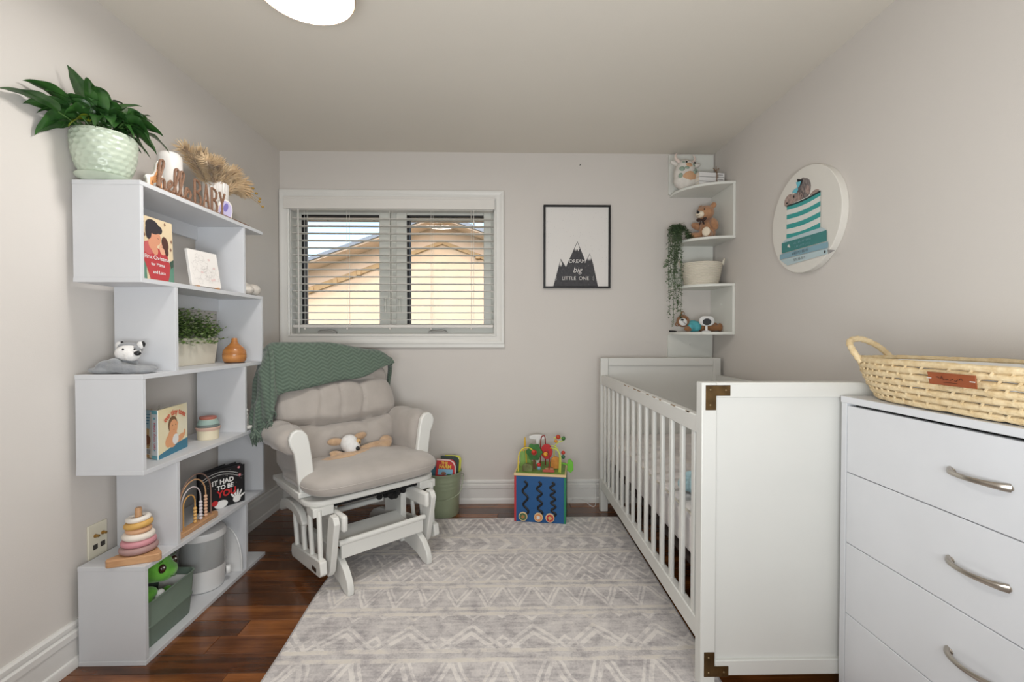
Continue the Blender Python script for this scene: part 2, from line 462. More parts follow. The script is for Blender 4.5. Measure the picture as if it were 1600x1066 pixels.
for sgn in (-1, 1):
    MB().prism([(0, gz(0, .50)), (sgn * 4.7, gz(4.7, .50)), (sgn * 4.7, gz(4.7, .44)), (0, gz(0, .44))], -.62, -.58, lambda u, v, w: (u, w, v)).build('fascia', fasc, nh, smooth=0)
    MB().prism([(0, gz(0, .44)), (sgn * 4.7, gz(4.7, .44)), (sgn * 4.7, gz(4.7, .41)), (0, gz(0, .41))], -.58, .2, lambda u, v, w: (u, w, v)).build('soffit', soffit_m, nh, smooth=0)
    MB().prism([(0, gz(0, .41)), (sgn * 4.7, gz(4.7, .41)), (sgn * 4.7, gz(4.7, .14)), (0, gz(0, .14))], -.06, .02, lambda u, v, w: (u, w, v)).build('frieze_board', soffit_m, nh, smooth=0)
    MB().prism([(0, gz(0, .14)), (sgn * 4.7, gz(4.7, .14)), (sgn * 4.7, gz(4.7, -.02)), (0, gz(0, .08))], -.05, .02, lambda u, v, w: (u, w, v)).build('barge_trim', tan, nh, smooth=0)
    for k in range(1, 6):
        x = sgn * (.22 + k * .42)
        MB().box(x - .04, x + .04, -.09, 0, gz(x, .04), gz(x, .13)).build('bracket', tan, nh, bevel=.01)
ev = thing('roof_eave', 'peach boarded roof eave over the window with dark knots', 'eave', (0, YB + .2, 0))
for k in range(4):
    MB().box(-2.2, 1.4, k * .12, k * .12 + .116, 2.045, 2.065).build('board', soffit_m, ev, smooth=0)
MB().box(-2.2, 1.4, .48, .50, 2.012, 2.12).build('fascia', soffit_m, ev, smooth=0)
for k in range(9):
    MB().ell((-1.9 + k * .17 + (k % 3) * .012, .478, 2.026), (.014, .006, .007), 8, 6).build('knot', M('dark_knot', (70, 50, 40), .8), ev)

# ---------------------------------------------------------------- ceiling lamp
lamp = thing('ceiling_lamp', 'round glowing white ceiling lamp with a thin tan rim', 'lamp', (-.633, 1.505, ZC))
glow = M('lamp_glow', (255, 252, 248), .6, emit=LAMP_STRENGTH)
MB().lathe([(.001, 0), (.149, 0), (.152, -.002), (.153, -.086), (.151, -.090), (.1475, -.090), (.1475, -.080), (.001, -.080)], 48).build('housing', M('tan_rim', (196, 170, 138), .45), lamp)
MB().lathe([(.147, -.081), (.147, -.0885), (.140, -.0915), (.08, -.093), (.001, -.0935)], 48, cap=False).build('diffuser', glow, lamp)

# small details on the walls
nail = tag(MB().tube([(.508, YB - .012, 2.222), (.508, YB, 2.220)], .0016, 8).tube([(.508, YB - .014, 2.222), (.508, YB - .012, 2.222)], .0035, 10).build('nail', M('nail_steel', (70, 66, 62), .4, metal=.8)), 'small dark nail left in the wall above the mountain print', 'nail')
# ================================================================ rug
def rug_material():
    m = bpy.data.materials.new('rug_pile'); m.use_nodes = True; nt = m.node_tree; b = nt.nodes['Principled BSDF']; X.nt = nt
    tc = nt.nodes.new('ShaderNodeTexCoord'); sp = nt.nodes.new('ShaderNodeSeparateXYZ'); nt.links.new(tc.outputs['Object'], sp.inputs[0])
    def noise(scale, detail=3, rough=.6):
        n = nt.nodes.new('ShaderNodeTexNoise'); n.inputs['Scale'].default_value = scale; n.inputs['Detail'].default_value = detail; n.inputs['Roughness'].default_value = rough
        nt.links.new(tc.outputs['Object'], n.inputs['Vector']); return X(n.outputs[0])
    wob = (noise(9) - .5) * .022
    x = X(sp.outputs[0]) + wob; y = X(sp.outputs[1]) + wob * .7
    def band(a, c): return (y > a) * (y < c)
    def loc(a, c): return (y - a) / (c - a)
    def lines(f, lo, hi): return (f > lo) * (f < hi)
    tot = None; stripe = None
    def add(s): 
        nonlocal tot
        tot = s if tot is None else tot + s
    # each band is a different woven zigzag, light lines on a grey ground
    spec = [(2.52, 2.74, .25, 'chev'), (2.335, 2.47, .10, 'arrow'), (2.04, 2.29, .19, 'dia'), (1.835, 1.985, .125, 'zig'), (1.59, 1.79, .23, 'big'),
            (1.30, 1.53, .17, 'zig'), (1.02, 1.26, .22, 'chev'), (.78, .98, .12, 'arrow'), (.45, .74, .21, 'dia'), (.2, .41, .13, 'zig'), (-.12, .16, .24, 'big'), (-.7, -.16, .2, 'chev')]
    for a, c, p, kind in spec:
        v = loc(a, c); t = (x / p).tri()
        if kind == 'chev': f = lines(((t * 1.4 + v) * 2.2).fract(), .25, .62)
        elif kind == 'arrow': f = lines(((x / p) + (v - .5).abs() * .9).fract(), .2, .55)
        elif kind == 'dia':
            d = t + (v - .5).abs() * 1.6
            f = lines((d * 2.3).fract(), .30, .60)
        elif kind == 'zig':
            f = lines((t - v).abs(), .0, .10) + lines((t - v + .30).abs(), .0, .07)
        else:
            f = lines((t * .55 + v * .9).fract(), .34, .46) + lines((t * .55 + v * .9).fract(), .54, .64) + lines((t * .55 - v * .9 + 1.0).fract(), .2, .28)
        add(band(a, c) * f.min(1.0)); 
    edges = [2.745, 2.51, 2.48, 2.33, 2.30, 2.03, 1.99, 1.83, 1.795, 1.585, 1.54, 1.295, 1.265, 1.01, .985, .775, .745, .44, .415]
    for e in edges:
        s = lines((y - e).abs(), -1, .010)
        stripe = s if stripe is None else stripe.max(s)
    wear = noise(16, 6, .75); big = noise(3.2, 3); fine = noise(120, 2)
    mpv = nt.nodes.new('ShaderNodeMapping'); mpv.inputs['Scale'].default_value = (9, 70, 1); nt.links.new(tc.outputs['Object'], mpv.inputs[0])
    stn = nt.nodes.new('ShaderNodeTexNoise'); stn.inputs['Scale'].default_value = 1.0; stn.inputs['Detail'].default_value = 4; nt.links.new(mpv.outputs[0], stn.inputs['Vector']); streak = X(stn.outputs[0])
    lightv = (tot.max(stripe * .95)) * ((wear - .34) * 3.4).max(.3).min(1.0) * .66 + (wear - .5) * 1.7 + (streak - .5) * .75 + (big - .5) * .7 + (fine - .5) * .5 + .33
    cr = nt.nodes.new('ShaderNodeValToRGB'); e = cr.color_ramp.elements
    e[0].position = 0.0; e[0].color = rgb((164, 158, 159)); e[1].position = .9; e[1].color = rgb((230, 224, 219))
    k = cr.color_ramp.elements.new(.38); k.color = rgb((204, 198, 196))
    nt.links.new(lightv.v, cr.inputs[0])
    mx = nt.nodes.new('ShaderNodeMix'); mx.data_type = 'RGBA'; nt.links.new(cr.outputs[0], mx.inputs['A']); mx.inputs['B'].default_value = rgb((214, 205, 190))
    nt.links.new((stripe * ((wear - .38) * 4.0).max(.0).min(1.0) * .55 + (big > .6) * tot * .25).min(1.0).v, mx.inputs['Factor'])
    nt.links.new(mx.outputs['Result'], b.inputs['Base Color'])
    b.inputs['Roughness'].default_value = .95; b.inputs['Specular IOR Level'].default_value = .15; b.inputs['Sheen Weight'].default_value = .15
    bp = nt.nodes.new('ShaderNodeBump'); bp.inputs['Strength'].default_value = .35; bp.inputs['Distance'].default_value = .002
    nt.links.new((fine + lightv * .3).v, bp.inputs['Height']); nt.links.new(bp.outputs[0], b.inputs['Normal'])
    return m
rug = thing('area_rug', 'pale grey and cream rug with woven zigzag bands on the wooden floor', 'rug')
RX0, RX1, RY0, RY1, RZ = -.785, .70, -.75, 2.735, .008
def rug_pt(u, v, z):
    x = RX0 + (RX1 - RX0) * u; y_ = RY0 + (RY1 - RY0) * v
    w = .012 * math.sin(y_ * 5.1 + .6) * (1 - u) ** 3 + .006 * math.sin(x * 6)
    return (x + w, y_ + .006 * math.sin(x * 4.0), z)
b = MB()
nu, nv = 20, 44
b.grid(lambda u, v: rug_pt(u, v, RZ), nu, nv); b.grid(lambda u, v: rug_pt(u, v, .0008), nu, nv)
ring = [(i / nu, 0) for i in range(nu)] + [(1, j / nv) for j in range(nv)] + [(1 - i / nu, 1) for i in range(nu)] + [(0, 1 - j / nv) for j in range(nv)]
b.rings([[rug_pt(u, v, .0008) for u, v in ring], [rug_pt(u, v, RZ) for u, v in ring]], True, False)
b.build('pile', rug_material(), rug)
edge_pts = [Vector(rug_pt(u, v, RZ * .55)) for u, v in ring]
b = MB(); b.tube(edge_pts + [edge_pts[0]], .0052, 6); b.build('bound_edge', M('rug_binding', (172, 168, 166), .9, bump=.4, bscale=400), rug)

# ================================================================ zigzag bookcase on the left wall
BX0, BX1, BY0, BY1 = XL + .022, -1.198, 1.546, 2.320
bc = thing('bookcase', 'tall white zigzag bookcase with staggered panels along the left wall', 'bookcase', (BX0, BY0, 0))
D, Lb, TH = BX1 - BX0, BY1 - BY0, .0155
tops = [1.625, 1.3025, .979, .6575, .335, .0155]
for i, z in enumerate(tops):
    MB().box(0, D, 0, Lb, z - TH, z).build('shelf_board', white_lam, bc, bevel=.0009, bseg=1, smooth=0)
inn_n, inn_f = .158, .606        # inner panel positions
for i in range(5):
    z1, z0 = tops[i] - TH, tops[i + 1]
    for a in ((0, inn_f - .0) if i % 2 == 0 else (inn_n, Lb - TH)):
        MB().box(.0008, D - .0008, a + (.0006 if a == 0 else 0), a + TH, z0, z1).build('panel', white_lam, bc, bevel=.0007, bseg=1, smooth=0)
    if i < 5:                      # stabilising rail along the wall
        a, c = ((0, inn_f) if i % 2 == 0 else (inn_n, Lb - TH))
        if i in (0, 1): MB().box(.0, .012, a + TH, c, z1 - .06, z1).build('back_rail', white_lam, bc, smooth=0)

# ================================================================ crib
CX0, CX1, CY0, CY1, CH = .615, 1.372, 1.395, 2.885, .965
crib = thing('crib', 'white wooden crib with slatted side and brass corner brackets', 'crib', (CX0, CY0, 0))
W, Lc = CX1 - CX0, CY1 - CY0
brass = M('aged_brass', (104, 80, 48), .42, metal=.75, var=.25, vscale=25)
rivet = M('brass_rivet', (150, 130, 96), .35, metal=.8)
def crib_end(y0, y1, face):
    for x0, x1 in ((0, .047), (W - .047, W)):
        MB().box(x0, x1, y0, y1, .0085 if (y0 == 0 and x0 == 0) else 0.0, CH).build('post', white_crib, crib, bevel=.003)
    MB().box(.047, W - .047, y0, y1, CH - .047, CH).build('top_rail', white_crib, crib, bevel=.0025)
    MB().box(.047, W - .047, y0, y1, .05, .098).build('lower_rail', white_crib, crib, bevel=.0025)
    ins = .012
    MB().box(.045, W - .045, y0 + ins, y1 - ins, .09, CH - .04).build('end_panel', white_crib, crib, smooth=0)
    yy = y0 - .0022 if face < 0 else y1 + .0022
    for sx in (0, 1):
        for sz in (0, 1):
            def fr(u, v, w, sx=sx, sz=sz):
                return ((W - .011 - u) if sx else .011 + u, yy + w, (CH - .008 - v) if sz else .128 - v if False else (CH - .008 - v) if sz else .048 + v)
            poly = [(0, 0), (.077, 0), (.077, .033), (.033, .033), (.033, .077), (0, .077)]
            br = MB().prism(poly, 0, .0028 if face < 0 else -.0028, fr).build('corner_bracket', brass, crib, bevel=.001)
            for (u, v) in ((.014, .014), (.062, .015), (.014, .061)):
                p = fr(u, v, 0)
                MB().ell((p[0], p[1] + (-.0004 if face < 0 else .0004), p[2]), (.003, .0018, .003), 8, 6).build('rivet', rivet, br)
crib_end(0, .042, -1); crib_end(Lc - .042, Lc, 1)
slat_me = MB().box(-.0075, .0075, -.013, .013, .205, .803).mesh('slat', 30); slat_me.materials.append(white_crib)
for sx in (0, 1):
    x0, x1 = ((.002, .030) if sx == 0 else (W - .030, W - .002)); xc = (x0 + x1) / 2
    MB().box(x0, x1, .042, Lc - .042, .800, .858).build('side_rail', white_crib, crib, bevel=.004)
    MB().box(x0, x1, .042, Lc - .042, .143, .208).build('side_rail', white_crib, crib, bevel=.004)
    for k in range(14):
        o = bpy.data.objects.new('slat', slat_me); COL.objects.link(o); o.parent = crib; o.location = (xc, .072 + k * .1005 + .016, 0)
        md = o.modifiers.new('edge', 'BEVEL'); md.width = .004; md.segments = 2
    for z in (.785, .20):
        MB().tube([(x0 - .0012 if sx == 0 else x1 + .0012, Lc - .022, z), (xc, Lc - .022, z)], .005, 10).build('bolt', M('bolt_steel', (120, 118, 112), .35, metal=.9), crib)
MB().box(.034, W - .034, .046, Lc - .046, .318, .340).build('mattress_support', M('dark_brown_board', (46, 30, 22), .7), crib, smooth=0)
# paint worn off the front edge of the side rail
wr = random.Random(5); worn = M('worn_wood_edge', (150, 128, 104), .8)
b = MB()
for k in range(10):
    ya = .1 + wr.random() ** 1.5 * .85; l = wr.uniform(.01, .045)
    b.box(.0014, .0042, ya, ya + l, .8548, .8585)
b.build('chipped_paint', worn, crib, smooth=0)

mt = thing('crib_mattress', 'white quilted mattress lying in the crib behind the slats', 'mattress', (CX0 + .036, CY0 + .048, .340))
mw, ml = W - .072, Lc - .096
sheet = M('pale_sheet', (226, 220, 216), .9, c2=(205, 200, 200), vscale=16, bump=.3, bscale=40)
MB().box(0, mw, 0, ml, 0, .155).build('fitted_sheet', sheet, mt, bevel=.028, bseg=4)
MB().tube([(.006, .03, .148), (.006, ml / 2, .1485), (.006, ml - .03, .148)], .004, 6).build('piping', cream_fab, mt)
blue_pl = M('pale_blue_plush', (178, 212, 222), .95, var=.12, vscale=70, bump=.9, bscale=220)
bp_ = thing('blue_plush', 'pale blue fluffy soft toy lying in the crib behind the end post', 'plush toy', (.745, 1.66, .497))
blob('body', [((0, 0, .06), (.055, .075, .06)), ((-.01, .09, .045), (.035, .05, .042)), ((-.035, .11, .03), (.022, .03, .028))], blue_pl, bp_, .006)
blob('head', [((.005, -.07, .10), (.05, .05, .05)), ((-.035, -.07, .135), (.017, .014, .02)), ((.04, -.075, .135), (.017, .014, .02))], blue_pl, bp_, .006)

# ================================================================ dresser
DX0, DX1, DY0, DY1, DH = 1.045, 1.374, .572, 1.386, .925
dr = thing('dresser', 'white four-drawer dresser with curved nickel handles beside the crib', 'dresser', (DX0, DY0, 0))
w, l = DX1 - DX0, DY1 - DY0
MB().box(0, w, 0, .021, 0, DH - .020).build('side_panel', white_lam, dr, bevel=.001, bseg=1, smooth=0)
MB().box(0, w, l - .021, l, 0, DH - .020).build('side_panel', white_lam, dr, bevel=.001, bseg=1, smooth=0)
MB().box(-.002, w, -.001, l + .001, DH - .020, DH).build('top', white_lam, dr, bevel=.0015, bseg=1, smooth=0)
MB().box(.03, w, .021, l - .021, .05, DH - .022).build('carcass', M('dark_gap', (30, 28, 28), .9), dr, smooth=0)
MB().box(.02, w - .02, .021, l - .021, 0, .046).build('plinth', white_lam, dr, smooth=0)
nickel = M('satin_nickel', (178, 170, 160), .28, metal=1.0)
zs = [.050, .2655, .481, .6955, .899]
for i in range(4):
    z0, z1 = zs[i] + .0012, zs[i + 1] - .0012
    d = MB().box(.001, .019, .0225, l - .0225, z0, z1).build('drawer', white_lam, dr, bevel=.0012, bseg=1, smooth=0)
    zc = (z0 + z1) / 2; yc = l / 2; hb = MB()
    pts = [(.001 - .026 * (1 - (t / 8) ** 2) ** .7, yc + t / 8 * .064, zc) for t in range(-8, 9)]
    hb.tube(pts, [.0042 + .003 * abs(t / 8) ** 3 for t in range(-8, 9)], 8, flat=1.35)
    for s_ in (-1, 1): hb.ell((.0, yc + s_ * .060, zc), (.004, .011, .0075), 10, 6)
    hb.build('handle', nickel, d)

# ================================================================ corner shelf
cs = thing('corner_shelf', 'white corner shelf with curved tiers fixed in the far right corner', 'shelf', (XR, YB, 0))
lev = [2.030, 1.706, 1.420, 1.127]; t_ = .0155; Rr = .292
def quarter(z):
    pts = [(0, 0), (-Rr, 0)]
    # front edge: shallow curve from the back wall tip to the right wall tip
    pts += [(-Rr + .0, -.030)]
    for k in range(1, 16):
        a = k / 16
        pts.append((-Rr + Rr * (1 - math.cos(a * PI / 2)) * 1.0, -.030 - (.262 - .0) * math.sin(a * PI / 2)))
    pts += [(-.001, -.292), (0, -.292)]
    return MB().prism([(p[0] - .001, p[1] - .001) for p in pts], z - t_, z)
cw = M('white_melamine', (224, 224, 217), .45, var=.01)
for z in lev: quarter(z).build('shelf_board', cw, cs, bevel=.001, bseg=1, smooth=30)
MB().box(-.305, -.010, -.017, -.001, lev[0], ZC - .012).build('panel', cw, cs, bevel=.001, bseg=1, smooth=0)
MB().box(-.017, -.001, -.292, -.001, lev[1], lev[0] - t_).build('panel', cw, cs, bevel=.001, bseg=1, smooth=0)
MB().box(-.305, -.010, -.017, -.001, lev[2], lev[1] - t_).build('panel', cw, cs, bevel=.001, bseg=1, smooth=0)
MB().box(-.017, -.001, -.292, -.001, lev[3], lev[2] - t_).build('panel', cw, cs, bevel=.001, bseg=1, smooth=0)
MB().box(-.305, -.010, -.017, -.001, .80, lev[3] - t_).build('panel', cw, cs, bevel=.001, bseg=1, smooth=0)
for (x, y_, z) in ((-.019, -.15, 1.30), (-.16, -.019, 1.045)):
    MB().ell((x, y_, z), (.004, .004, .004), 8, 6).build('screw_cap', cw, cs)
# ================================================================ glider chair (local frame: x right, y back, z up)
GA = math.radians(42)
gl = thing('glider_chair', 'white wooden glider chair with grey tufted cushions by the window', 'chair', (-.494, 2.061, RZ), GA)
gw = M('glider_white_paint', (226, 225, 220), .4, var=.015, vscale=5)
velour = M('grey_velour', (180, 172, 165), .9, c2=(168, 160, 153), vscale=9, bump=.25, bscale=300, sheen=.35)
yz = lambda x0: (lambda u, v, w: (x0 + w, u, v))
foot = [(0, 0), (-.002, .03), (.012, .062), (.045, .098), (.09, .125), (.14, .142), (.20, .15), (.42, .15), (.50, .14), (.56, .115), (.60, .08), (.622, .035), (.624, 0), (.585, 0), (.53, .022), (.45, .042), (.31, .048), (.18, .042), (.09, .022), (.04, 0)]
for s in (-1, 1):
    MB().prism(foot, -.014, .014, yz(s * .195)).build('foot', gw, gl, bevel=.004)
    MB().box(s * .178 - .015, s * .178 + .015, .215, .385, .046, .318).build('post', gw, gl, bevel=.003)
    MB().box(s * .205 - .013, s * .205 + .013, .028, .41, .262, .334).build('swing_arm', gw, gl, bevel=.012, bseg=3)
    MB().prism([(.030, .305), (.045, .332), (.080, .335), (.098, .31), (.140, .075), (.105, .060), (.078, .09)], -.013, .013, yz(s * .240)).build('link', gw, gl, bevel=.003)
    MB().prism([(.40, .300), (.42, .326), (.45, .326), (.468, .30), (.50, .075), (.47, .060), (.44, .075)], -.013, .013, yz(s * .240)).build('link', gw, gl, bevel=.003)
    MB().prism([(.066, .095), (.074, .146), (.092, .150), (.430, .112), (.438, .075), (.425, .052), (.085, .080)], -.015, .015, yz(s * .282)).build('side_bar', gw, gl, bevel=.005)
    for a, c, q, d in ((.392, .105, .425, .262), (.290, .118, .318, .270), (.200, .128, .238, .350), (.106, .140, .122, .350)):
        MB().tube([(s * .282, a, c), (s * .282, q, d)], .0105, 10).build('spindle', gw, gl)
    arc = [(.605, .233), (.603, .262), (.575, .288), (.52, .305), (.44, .312), (.36, .306), (.305, .286), (.276, .252), (.280, .238), (.345, .236), (.365, .258), (.42, .268), (.50, .262), (.56, .240), (.585, .226)]
    MB().prism(arc, -.016, .016, yz(s * .284)).build('side_scroll', gw, gl, bevel=.006)
    MB().box(s * .262 - .045, s * .262 + .045, .12, .20, .322, .362).build('block', gw, gl, bevel=.004)
    # arm base rail and curved arm front
    MB().box(s * .306 - .028, s * .306 + .028, .215, .585, .388, .412).build('arm_base', gw, gl, bevel=.004)
    arm = [(.268, .395), (.262, .47), (.272, .56), (.283, .63), (.292, .662), (.312, .684), (.336, .688), (.358, .676), (.370, .650), (.366, .622), (.348, .585), (.338, .52), (.332, .46), (.322, .395)]
    MB().prism([(s * u, v) for u, v in arm], .222, .250, lambda u, v, w: (u, w, v)).build('arm_front', gw, gl, bevel=.007, bseg=3)
    # padded arm roll
    sec = [(.258, .43), (.256, .52), (.258, .60), (.266, .645), (.288, .678), (.325, .690), (.365, .684), (.395, .662), (.405, .628), (.394, .596), (.366, .578), (.335, .580), (.316, .588), (.306, .54), (.302, .43)]
    cxm, czm = .325, .58; rs = []
    for t in range(0, 15):
        q = t / 14; e = 1 - .55 * max(0, (abs(q - .5) * 2 - .72) / .28) ** 2.2
        yy = .252 + q * .335
        rs.append([(s * (cxm + (u - cxm) * e), yy + .012 * math.sin(v * 30) * (1 if 0 < t < 14 else 0) * .3, czm + (v - czm) * (.55 + .45 * e) + .004 * math.sin(q * 17 + v * 40)) for u, v in sec])
    MB().rings(rs).build('arm_pad', velour, gl, smooth=60)
MB().box(-.205, .205, .072, .094, .132, .200).build('front_rail', gw, gl, bevel=.004)
MB().tube([(-.215, .078, .202), (.215, .078, .202)], .0125, 12).build('front_dowel', gw, gl)
MB().box(-.165, .165, -.085, .085, -.009, .009).build('footboard', gw, gl, bevel=.004, loc=(0, .185, .168), rot=(math.radians(14), 0, 0))
MB().tube([(-.165, .42, .215), (.165, .42, .215)], .014, 12).build('rear_dowel', gw, gl)
# seat frame: a board with rounded front corners
sf = []
for (cx_, cy_, a0) in ((.24, .19, -90), (.27, .57, 0), (-.27, .57, 90), (-.24, .19, 180)):
    r_ = .085 if cy_ < .3 else .05
    for k in range(7):
        a = math.radians(a0 + 90 * k / 6); sf.append((cx_ + r_ * math.cos(a), cy_ + r_ * math.sin(a)))
MB().prism([(x, .02 + y_ * .965) for x, y_ in sf], .360, .386).build('seat_frame', gw, gl, bevel=.008, bseg=3)
MB().box(-.23, .23, .15, .56, .338, .357).build('spring_cover', M('black_cloth', (20, 19, 20), .95, bump=.5, bscale=80), gl, bevel=.006)
ruf = MB(); rr_ = random.Random(2)
for k in range(26):
    ruf.ell((.03 + rr_.uniform(-.01, .13), .16 + rr_.uniform(-.02, .05), .333 + rr_.uniform(-.022, .01)), (.016, .014, .013), 7, 5)
ruf.build('loose_ruffle', MATS['black_cloth'], gl)
MB().box(-.2996, -.2976, .115, .160, .092, .108).build('maker_plate', M('bronze_plate', (70, 56, 44), .4, metal=.6), gl, smooth=0, rot=(0, 0, 0))
# back frame
for s in (-1, 1):
    MB().beam((s * .25, .56, .38), (s * .25, .775, .99), .03, .022, up=(0, -1, .3)).build('back_post', gw, gl, bevel=.004)
for k in range(4):
    x = -.15 + k * .1
    MB().tube([(x, .575, .40), (x, .77, .975)], .010, 8).build('back_spindle', gw, gl)
MB().beam((-.26, .772, .985), (.26, .772, .985), .026, .05).build('back_top_rail', gw, gl, bevel=.006)

def pad(w, fn, nu=44, nv=40):
    """closed cushion: fn(u,v,side) -> point, u,v in -1..1"""
    b = MB()
    f = [[None] * (nv + 1) for _ in range(nu + 1)]; g = [[None] * (nv + 1) for _ in range(nu + 1)]
    for i in range(nu + 1):
        for j in range(nv + 1):
            u = -math.cos(PI * i / nu); v = -math.cos(PI * j / nv)
            f[i][j] = b.bm.verts.new(fn(u, v, 1))
            g[i][j] = f[i][j] if i in (0, nu) or j in (0, nv) else b.bm.verts.new(fn(u, v, -1))
    for i in range(nu):
        for j in range(nv):
            b._f([f[i][j], f[i + 1][j], f[i + 1][j + 1], f[i][j + 1]])
            b._f([g[i][j], g[i][j + 1], g[i + 1][j + 1], g[i + 1][j]])
    return b
def puff(u, v, n=2.6, p=.42): return max(0.0, (1 - abs(u) ** n)) ** p * max(0.0, (1 - abs(v) ** n)) ** p
def squircle(u, v, k=.16):
    """round the corners of the unit square"""
    a = 1 - k * (v * v) ** 2 * u * u; c = 1 - k * (u * u) ** 2 * v * v
    return u * a, v * c
def seat_fn(u, v, s):
    uu, vv = squircle(u, v, .13)
    t = puff(u, v, 5, .38)
    x, y_ = uu * (.322 + .012 * (v < 0) * -v), .330 + vv * .268
    top = .062 + .010 * math.sin(u * 2.4 + 1.0) * (1 - v * v) - .012 * max(0, v)
    z = .446 + (top * t if s > 0 else -.058 * t) + .006 * math.sin(u * 7) * (1 - abs(v)) * (s > 0) - .02 * max(0, v)
    return (x, y_, z)
sc_ = pad(1, seat_fn).build('seat_cushion', velour, gl, smooth=80)
# stitched seam round the front of the seat cushion
edge_u = [-1 + 2 * k / 40 for k in range(41)]
seam_pts = [Vector(seat_fn(-1, .5 - k * .15, 1)) for k in range(10)] + [Vector(seat_fn(u, -1, 1)) for u in edge_u] + [Vector(seat_fn(1, -1 + k * .15, 1)) for k in range(1, 11)]
MB().tube(seam_pts, .0024, 6).build('seat_piping', velour, gl)
def back_fn(u, v, s):
    uu, vv = squircle(u, v, .20)
    q = (v + 1) / 2
    arch = .050 * (1 - u * u) * (v > 0) * v
    base_y, base_z = .500 + .205 * ((vv + 1) / 2), .440 + .515 * ((vv + 1) / 2) + arch
    t = puff(u, v, 6, .40)
    seam = 0
    for v0, dep in ((-.30 + .10 * u * u, 1.0), (.47 + .04 * u * u, .85)):
        seam += dep * math.exp(-abs((v - v0) / .06) ** 1.4)
    tuft = 0
    for v0 in (-.30, .47):
        for u0 in (-.36, .36):
            tuft += math.exp(-(((u - u0) / .10) ** 2 + ((v - v0) / .12) ** 2))
    pleat = 0
    for u0 in (-.36, -.02, .36):
        pleat += .75 * math.exp(-((u - u0 - .03 * math.sin(v * 9)) / .026) ** 2) * max(0, 1 - (abs(v - .09) / .40) ** 4)
    rad = .10 * math.sin(abs(u) * 22 + v * 16) * math.exp(-((v + .45) / .14) ** 2)
    th = .085 if s > 0 else .045
    d = th * t * (1 - (.60 * seam + .26 * tuft + .20 * pleat + .9 * rad * .4) * (s > 0))
    n = Vector((0, -.93, .37)) * (1 if s > 0 else -1)
    wv = .008 * math.sin(v * 7 + 1) * (abs(u) > .9)
    return Vector((uu * (.322 + wv - .022 * max(0, -v)), base_y, base_z)) + n * d
pad(1, back_fn, 88, 84).build('back_cushion', velour, gl, smooth=80)
for u0 in (-.36, .36):
    for v0 in (-.29, .475):
        p = back_fn(u0, v0, 1)
        MB().ell(p, (.009, .004, .009), 10, 6, rot=(math.radians(-20), 0, 0)).build('tuft_button', velour, gl)

# ================================================================ green throw over the chair back
def throw_material():
    m = bpy.data.materials.new('green_knit'); m.use_nodes = True; nt = m.node_tree; b = nt.nodes['Principled BSDF']; X.nt = nt
    uv = nt.nodes.new('ShaderNodeTexCoord'); sp = nt.nodes.new('ShaderNodeSeparateXYZ'); nt.links.new(uv.outputs['Object'], sp.inputs[0])
    n = nt.nodes.new('ShaderNodeTexNoise'); n.inputs['Scale'].default_value = 140; nt.links.new(uv.outputs['Object'], n.inputs['Vector'])
    x = X(sp.outputs[0]); z = X(sp.outputs[2]) + X(sp.outputs[1]) * -.35
    f = ((z + (x * 17).tri() * .016) * 62).tri()
    h = f * .8 + X(n.outputs[0]) * .5
    bp = nt.nodes.new('ShaderNodeBump'); bp.inputs['Strength'].default_value = .8; bp.inputs['Distance'].default_value = .003
    nt.links.new(h.v, bp.inputs['Height']); nt.links.new(bp.outputs[0], b.inputs['Normal'])
    mx = nt.nodes.new('ShaderNodeMix'); mx.data_type = 'RGBA'; mx.inputs['A'].default_value = rgb((70, 84, 74)); mx.inputs['B'].default_value = rgb((110, 128, 112))
    nt.links.new((h * .75).v, mx.inputs['Factor']); nt.links.new(mx.outputs['Result'], b.inputs['Base Color'])
    b.inputs['Roughness'].default_value = .95; b.inputs['Sheen Weight'].default_value = .3
    return m
knit = throw_material()
th = thing('throw_blanket', 'sage green chevron knit throw with fringe draped over the glider back', 'blanket', (-.494, 2.061, RZ), GA)
def interp(tab, x):
    if x <= tab[0][0]: return tab[0][1]
    for (a, p), (c, q) in zip(tab[:-1], tab[1:]):
        if x <= c:
            t = (x - a) / (c - a); t = t * t * (3 - 2 * t); return p + (q - p) * t
    return tab[-1][1]
# s runs from the fringed left end (hanging outside the chair) to the right corner; t from the front hem over the top to behind
def throw_pt(s, t):
    x = interp([(0, -.425), (.20, -.388), (.36, -.335), (1, .335)], s)
    # ridge (top) of the throw
    ztop = interp([(0, .66), (.10, .78), (.22, .93), (.34, 1.02), (.46, 1.062), (.64, 1.060), (.84, 1.015), (1, .950)], s)
    yr = interp([(0, .57), (.2, .625), (.36, .675), (1, .690)], s)
    zf = interp([(0, .64), (.12, .66), (.24, .70), (.34, .785), (.5, .825), (.72, .86), (.9, .925), (1, .935)], s)
    fold = .010 * math.sin(s * 21) + .006 * math.sin(s * 47 + t * 5)
    if t < .5:
        q = t / .5
        z = zf + (ztop - zf) * math.sin(q * PI / 2) ** .85
        # front surface follows the leaning cushion
        yc = .500 + .205 * ((z - .44) / .515) - .100
        lift = .045 * math.exp(-((s - .28) / .09) ** 2)
        y_ = yc * (1 - q ** 5) + yr * q ** 5 - lift * (1 - q) - .010
        if s < .34: y_ = y_ + (.34 - s) * .25 * (1 - q)
        return Vector((x, y_ + fold * (1 - q ** 2) * .8, z))
    q = (t - .5) / .5
    return Vector((x + .01 * math.sin(q * 6 + s * 9), yr + interp([(0, .015), (.20, .05), (.40, .115)], s) * math.sin(min(1, q * 1.5) * PI / 2) + fold * q * .6, ztop - .02 * q - (ztop - .70) * q ** 1.6 * (.98)))
MB().grid(throw_pt, 70, 44).build('knit_cloth', knit, th, solid=.007, smooth=80)
